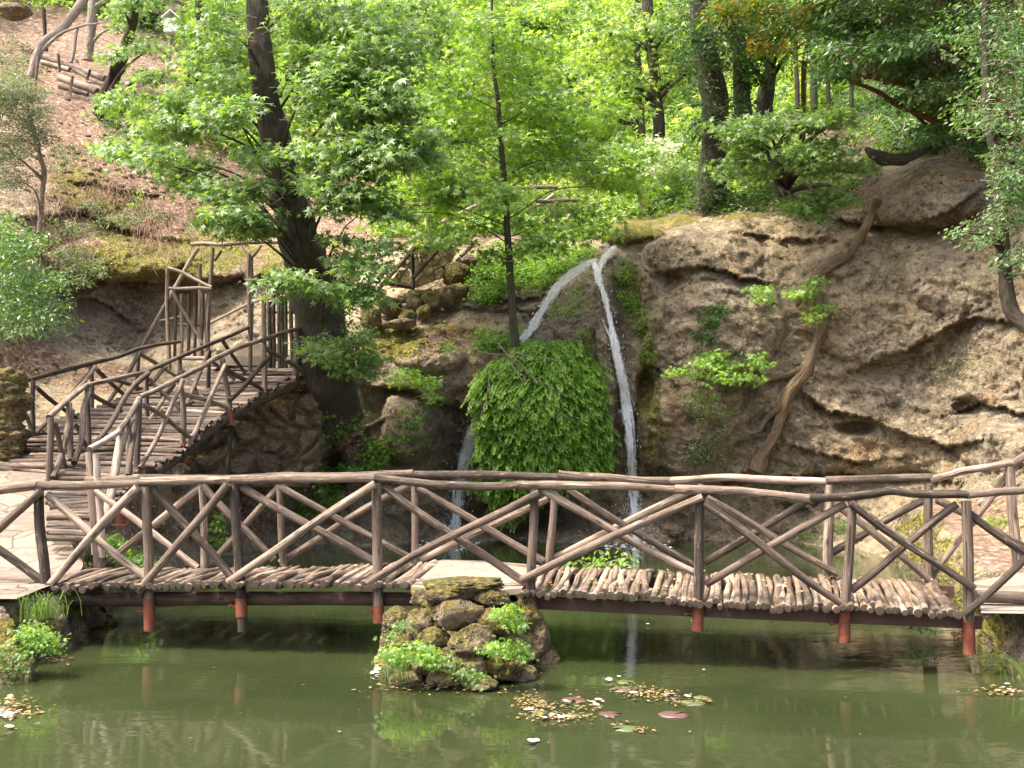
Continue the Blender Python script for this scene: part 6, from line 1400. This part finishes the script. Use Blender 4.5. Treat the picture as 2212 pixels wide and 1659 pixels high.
def grass(label, x, y, d, n, h, spread=.12, lean=(0, -.3)):
    b = P(x, y, d); mb = MB(); V = []
    for _ in range(n):
        a = random.uniform(0, 2 * math.pi); o = b + np.array([random.gauss(0, spread), random.gauss(0, spread), 0]); L = h * random.uniform(.5, 1.15)
        dr = np.array([math.cos(a) * .7 + lean[0], math.sin(a) * .7 + lean[1], 0]); sd_ = np.array([-math.sin(a), math.cos(a), 0]) * .0035
        pts = [o + dr * L * t * t * .8 + np.array([0, 0, 1]) * L * (t - .55 * t ** 2.5) for t in (0, .3, .6, .85, 1)]
        vv = []
        for i, q in enumerate(pts): vv += [q - sd_ * (1 - i * .22), q + sd_ * (1 - i * .22)]
        mb.add(vv, np.array([[2 * i, 2 * i + 1, 2 * i + 3, 2 * i + 2] for i in range(4)]), random.random())
    return tag(mb.build('grass_tuft', M['grass'], base=b), label, 'grass')
grass('long arching grass tuft hanging off the left bank below the first bridge post', 95, 1335, 10.0, 110, .46, .09, (.15, -.35))
grass('thin grass tuft at the waterline on the left foot of the stone pier', 862, 1470, 9.35, 60, .26, .07, (-.2, -.3))
grass('grass blades trailing into the pond from the right bank', 2205, 1475, 9.2, 26, .5, .06, (-.9, -.3))
plant('fern_plant', 'pale maidenhair fern on the left bank under the grass tuft', 'fern', [(75, 1370, 44, 26, 46), (110, 1390, 26, 22, 24), (60, 1400, 40, 20, 20)], 'star', 'leaf_sap', .15, 9, .042, sheet=9.9, off=.22, bright=.6)
plant('fern_plant', 'fern at the waterline on the left edge of the picture', 'fern', [(20, 1420, 36, 28, 40), (40, 1450, 20, 10, 8)], 'star', 'leaf_gum', .15, 9, .042, sheet=9.7, off=.2, bright=.55)
plant('fern_plant', 'fringe of small plants on the dark right bank under the bridge', 'fern', [(1970, 1340, 26, 14, 16), (2000, 1350, 20, 10, 8)], 'star', 'leaf_gum', .15, 9, .05, sheet=11.7, off=.15, bright=.6)

# dry grass hanging from the ledges of the left slope
mb = MB()
def dry(x, y, sx, sy, n, L):
    px = x + rng.normal(0, sx, n); py = y + rng.normal(0, sy, n); C = P(px, py, sd(px, py) - .03)
    for c in C:
        a = random.uniform(-2.6, -.5); o = np.array([math.cos(a), math.sin(a), random.uniform(-.1, .6)]); l = L * random.uniform(.5, 1.3)
        p1 = c + o * l * .35; p2 = p1 + np.array([o[0] * .3 + random.gauss(0, .15), o[1] * .3, -.5]) * l; w_ = np.array([-math.sin(a), math.cos(a), 0]) * .0065
        mb.add([c - w_, c + w_, p1 + w_, p1 - w_, p2], [np.array([[0, 1, 2, 3]]), np.array([[3, 2, 4]])], random.random())
for a in [(240, 425, 40, 22, 420, .5), (330, 500, 34, 34, 520, .6), (215, 330, 60, 20, 240, .35), (110, 450, 34, 40, 420, .5), (60, 540, 30, 30, 200, .5), (410, 470, 60, 16, 300, .4), (150, 520, 40, 24, 300, .45), (470, 400, 50, 20, 160, .35), (140, 240, 40, 20, 160, .35), (300, 380, 70, 16, 200, .3), (400, 545, 60, 12, 160, .3)]: dry(*a)
tag(mb.build('dry_grass', M['drygrass'], base=S(240, 430)), 'brown dry grass and roots hanging from the ledges of the left slope', 'dry grass', kind='stuff')
mb = MB()
for _ in range(260):
    x, y = (random.gauss(230, 120), random.gauss(350, 80)) if random.random() < .6 else random.choice([(random.gauss(480, 70), random.gauss(1120, 26)), (random.gauss(70, 50), random.gauss(790, 26)), (random.gauss(960, 60), random.gauss(735, 18)), (random.gauss(2090, 50), random.gauss(1140, 30))])
    d = float(sd(x, y)); r_ = random.uniform(.03, .13) * (1 if y < 600 else .6); rock(mb, P(x, y, d - r_ * .3), (r_, r_ * .8, r_ * .6), .25, 2, .1)
tag(mb.build('pebbles', M['boulder'], base=S(230, 350)), 'loose stones lying on the slopes and the shore', 'stones', kind='stuff')
# undergrowth covering the wooded slope
mb = MB()
x = rng.uniform(820, 1720, 4800); y = 505 - 230 * rng.uniform(0, 1, 4800) ** 1.2
k = perlin(np.stack([x / 60, y / 30, 0 * x], -1)) > -.25
x, y = x[k], y[k]; dd = sd(x, y); ok = dd > 27.2; x, y, dd = x[ok], y[ok], dd[ok]
C = P(x, y - 4, dd - .25); sprays(mb, 'tri3', C, rng.uniform(0, 6.28, len(C)), .9, 16, .18, bright=.55, spread=1.0)
x = rng.uniform(1440, 2300, 6000); y = 458 - 440 * rng.uniform(0, 1, 6000); dd = sd(x, y); k = (perlin(np.stack([x / 50, y / 30, 0 * x + 9], -1)) > -.12) & (dd > 25.3)
C = P(x[k], y[k] - 3, dd[k] - .2); sprays(mb, 'oval', C, rng.uniform(0, 6.28, len(C)), .6, 15, .11, bright=.25, spread=.8)
x = rng.uniform(2240, 2640, 1300); y = rng.uniform(60, 1020, 1300); dd = sd(x, y); k = perlin(np.stack([x / 60, y / 50, 0 * x + 5], -1)) > -.1
C = P(x[k], y[k] - 3, dd[k] - .2); sprays(mb, 'oval', C, rng.uniform(0, 6.28, len(C)), .5, 14, .09, bright=.3, spread=.8)
tag(mb.build('undergrowth', M['leaf_far'], base=P(1200, 500, 30)), 'low green undergrowth on the wooded slope behind the waterfall', 'undergrowth', kind='stuff')
mb = MB()
x = rng.uniform(-200, 2500, 9500); y = rng.uniform(-380, 330, 9500); dd = sd(x, y); k = (dd > 37) & ~((x < 420) & (y > -20))
C = P(x[k], y[k], dd[k] - rng.uniform(.5, 3.5, k.sum())); sprays(mb, 'tri3', C, rng.uniform(0, 6.28, len(C)), 2.0, 20, .34, bright=.62, spread=1.0)
tag(mb.build('woodland', M['leaf_far'], base=P(1200, 100, 60)), 'far wooded hillside filling the gaps between the nearer trees', 'woodland', kind='stuff')
# fallen leaves
mb = MB()
def litter(x, y, n, sx, sy, off=.02, size=.07, dfun=None):
    px = x + rng.normal(0, sx, n); py = y + rng.normal(0, sy, n)
    C = P(px, py, sd(px, py) - off) if dfun is None else dfun(px, py)
    a = rng.uniform(0, 6.28, n); t = np.stack([np.cos(a), np.sin(a), rng.normal(0, .2, n)], -1); nr = rng.normal(0, .35, (n, 3)); nr[:, 2] += 1; nr[:, 1] -= .4
    leaves(mb, 'kite', C, t, nr, size * rng.uniform(.5, 1.3, n), np.clip(rng.normal(.5, .28, n), 0, 1))
for a in [(150, 300, 1400, 90, 60), (330, 360, 1100, 120, 60), (470, 470, 700, 80, 40), (60, 790, 350, 50, 25), (240, 820, 250, 70, 20), (950, 735, 250, 40, 18), (480, 1120, 500, 70, 30), (2090, 1140, 500, 60, 26), (990, 860, 160, 30, 14), (770, 930, 120, 16, 30), (1750, 425, 200, 100, 14), (150, 520, 300, 60, 30), (60, 150, 500, 70, 40)]:
    litter(*a)
tag(mb.build('leaf_litter', M['dry'], base=S(200, 350)), 'dry brown leaves scattered over the slopes and ledges', 'leaf litter', kind='stuff')
# loose leaves lying on the bridge deck and slab
mb = MB()
n = 260; tx = rng.uniform(900, 2060, n); s_ = rng.uniform(.1, .9, n)
A_ = np.array([NR(a, np.interp(a, [900, 1122, 1400, 2072], [1266, 1277, 1284, 1318]), -.05) for a in tx]); B_ = np.array([FR(1162 + (a - 1122) * .908 if a > 1122 else a + 40, np.interp(a, [900, 1122, 2072], [1211, 1221, 1251])) for a in tx])
litter(0, 0, n, 1, 1, dfun=lambda px, py: A_ * (1 - s_[:, None]) + B_ * s_[:, None] + np.array([0, 0, .028]), size=.045)
tag(mb.build('leaf_litter', M['dry'], base=NR(1500, 1290)), 'tiny dry leaves strewn on the bridge deck', 'leaf litter', kind='stuff')

# ------------------------------------------------------------------ pond surface
def W(px, py, z=0.0):
    r = rays(px, py); t = (z - EYE[2]) / r[..., 2]
    return EYE + r * t[..., None] if r.ndim > 1 else EYE + r * t
def ZW(x, y): return 1066.8 + x * .2508, 1408 + y * .2508
pads_ = [(385, 515, 88, .75, 'green lily pad with two pale petals lying at its edge'), (690, 408, 108, .1, 'reddish lily pad at the back of the left cluster'), (1000, 530, 96, .05, 'round reddish lily pad alone in open water between the clusters'), (1135, 655, 110, .8, 'nearest green lily pad with dry leaves at its right edge'), (1550, 535, 132, .2, 'large speckled brown-pink lily pad on the far right'),
         (1140, 255, 78, .7, 'green lily pad farthest back near the pier foot'), (1105, 320, 104, .5, 'olive lily pad beside the strip of yellow leaves'), (1710, 435, 106, .7, 'green notched lily pad at the right end of the leaf strip'), (1785, 388, 64, .9, 'small green lily pad touching the notched one'), (690, 545, 62, .85, 'small green lily pad at the front of the left cluster'), (1560, 395, 46, .0, 'small dull red lily pad within the leaf strip')]
for x, y, r_, col, lab in pads_:
    c = W(*ZW(x, y), .008); R = r_ * .2508 / 2378 * c[1]; a0 = random.uniform(0, 6.28)
    k = np.linspace(.24, 2 * math.pi - .24, 26); rr = R * (1 + .03 * np.sin(k * 3 + a0))
    rim = c + np.stack([np.cos(k + a0) * rr, np.sin(k + a0) * rr, -.003 + .0025 * np.sin(k * 5 + a0)], -1)
    mid = c + np.stack([np.cos(k + a0) * rr * .55, np.sin(k + a0) * rr * .55, 0 * k + .001], -1)
    low = rim - np.array([0, 0, .002])
    mb = MB(); m_ = np.arange(25)
    mb.add(np.vstack([[c], mid, rim, low]), [np.stack([0 * m_, 1 + m_, 2 + m_], 1), np.stack([1 + m_, 27 + m_, 28 + m_, 2 + m_], 1), np.stack([27 + m_, 53 + m_, 54 + m_, 28 + m_], 1)], np.clip(col + rng.normal(0, .10, 79), 0, 1))
    tag(mb.build('lily_pad', M['pad'], base=c), lab, 'lily pad', 'lily pads floating by the pier')
mb = MB(); mp = MB()
def floatl(m, cx, cy, sx, sy, n, size, kind='kite', hi=.02):
    px = cx + rng.normal(0, sx, n); py = cy + rng.normal(0, sy, n); C = W(px, np.maximum(py, 1240), .012) + np.stack([0 * px, 0 * px, rng.uniform(0, hi, n)], -1)
    a = rng.uniform(0, 6.28, n); t = np.stack([np.cos(a), np.sin(a), 0 * a], -1); nr = rng.normal(0, .18, (n, 3)); nr[:, 2] += 1
    leaves(m, kind, C, t, nr, size * rng.uniform(.5, 1.4, n), np.clip(rng.normal(.6, .25, n), 0, 1))
for x, y, sx, sy, n in [(300, 430, 50, 28, 150), (420, 470, 70, 16, 90), (620, 570, 120, 14, 120), (760, 470, 50, 24, 50), (1250, 340, 70, 20, 150), (1430, 375, 80, 14, 130), (1640, 450, 50, 14, 50), (1860, 435, 30, 8, 22), (1280, 670, 36, 10, 30), (1100, 630, 50, 10, 16), (450, 545, 70, 14, 60)]:
    floatl(mb, *ZW(x, y), sx * .36, sy * .36, int(n * .75), .034)
floatl(mb, 30, 1532, 30, 10, 120, .05); floatl(mb, 120, 1424, 24, 4, 30, .05); floatl(mb, 2150, 1494, 40, 5, 50, .05); floatl(mb, 960, 1488, 90, 6, 60, .045); floatl(mb, 1280, 1312, 26, 3, 30, .05); floatl(mb, 1106, 1500, 600, 80, 36, .03)
tag(mb.build('floating_leaves', M['float'], base=W(1200, 1500)), 'small dry leaves floating on the pond', 'floating leaves', kind='stuff')
for x, y in [(300, 500), (492, 495), (560, 568), (600, 575), (450, 585), (1055, 220), (1000, 240), (1500, 362), (1655, 400), (1250, 365), (880, 435), (925, 430), (330, 770), (560, 560), (510, 572), (640, 440)]:
    q = ZW(x, y); floatl(mp, q[0], q[1], 2.0, .8, 2, .052, 'round', .02)
floatl(mp, 25, 1545, 22, 8, 14, .065, 'round', .02); floatl(mp, 2180, 1490, 20, 4, 6, .05, 'round'); floatl(mp, 815, 1450, 6, 3, 4, .05, 'round'); floatl(mp, 1440, 1330, 180, 60, 5, .04, 'round')
tag(mp.build('floating_petals', M['petal'], base=W(1250, 1520)), 'pale pink-white petals floating on the pond among the lily pads', 'petals', kind='stuff')

# ------------------------------------------------------------------ light
world = bpy.data.worlds.new("World"); scene.world = world; world.use_nodes = True
nt = world.node_tree; nt.nodes.clear()
SUN_EL, SUN_AZ = 61.0, -112.0        # azimuth measured from +Y towards +X
sky = nt.nodes.new('ShaderNodeTexSky'); sky.sky_type = 'NISHITA'; sky.sun_disc = False; sky.dust_density = 6.0; sky.air_density = 0.7; sky.ozone_density = 0.0
sky.sun_elevation = math.radians(SUN_EL); sky.sun_rotation = math.radians(SUN_AZ)
bg = nt.nodes.new('ShaderNodeBackground'); bg.inputs[1].default_value = 0.15
ow = nt.nodes.new('ShaderNodeOutputWorld')
nt.links.new(sky.outputs[0], bg.inputs[0]); nt.links.new(bg.outputs[0], ow.inputs[0])
sl = bpy.data.lights.new('sun', 'SUN'); sl.energy = 1.7; sl.angle = math.radians(4.0); sl.color = (1.0, 0.91, 0.76)
so = bpy.data.objects.new('sun', sl); COL.objects.link(so)
az, el = math.radians(SUN_AZ), math.radians(SUN_EL)
sdir = Vector((math.sin(az) * math.cos(el), math.cos(az) * math.cos(el), math.sin(el)))
so.rotation_euler = sdir.to_track_quat('Z', 'Y').to_euler()
scene.view_settings.view_transform = 'Standard'
scene.view_settings.look = 'None'
scene.view_settings.gamma = 1.0
scene.view_settings.exposure = 2.05
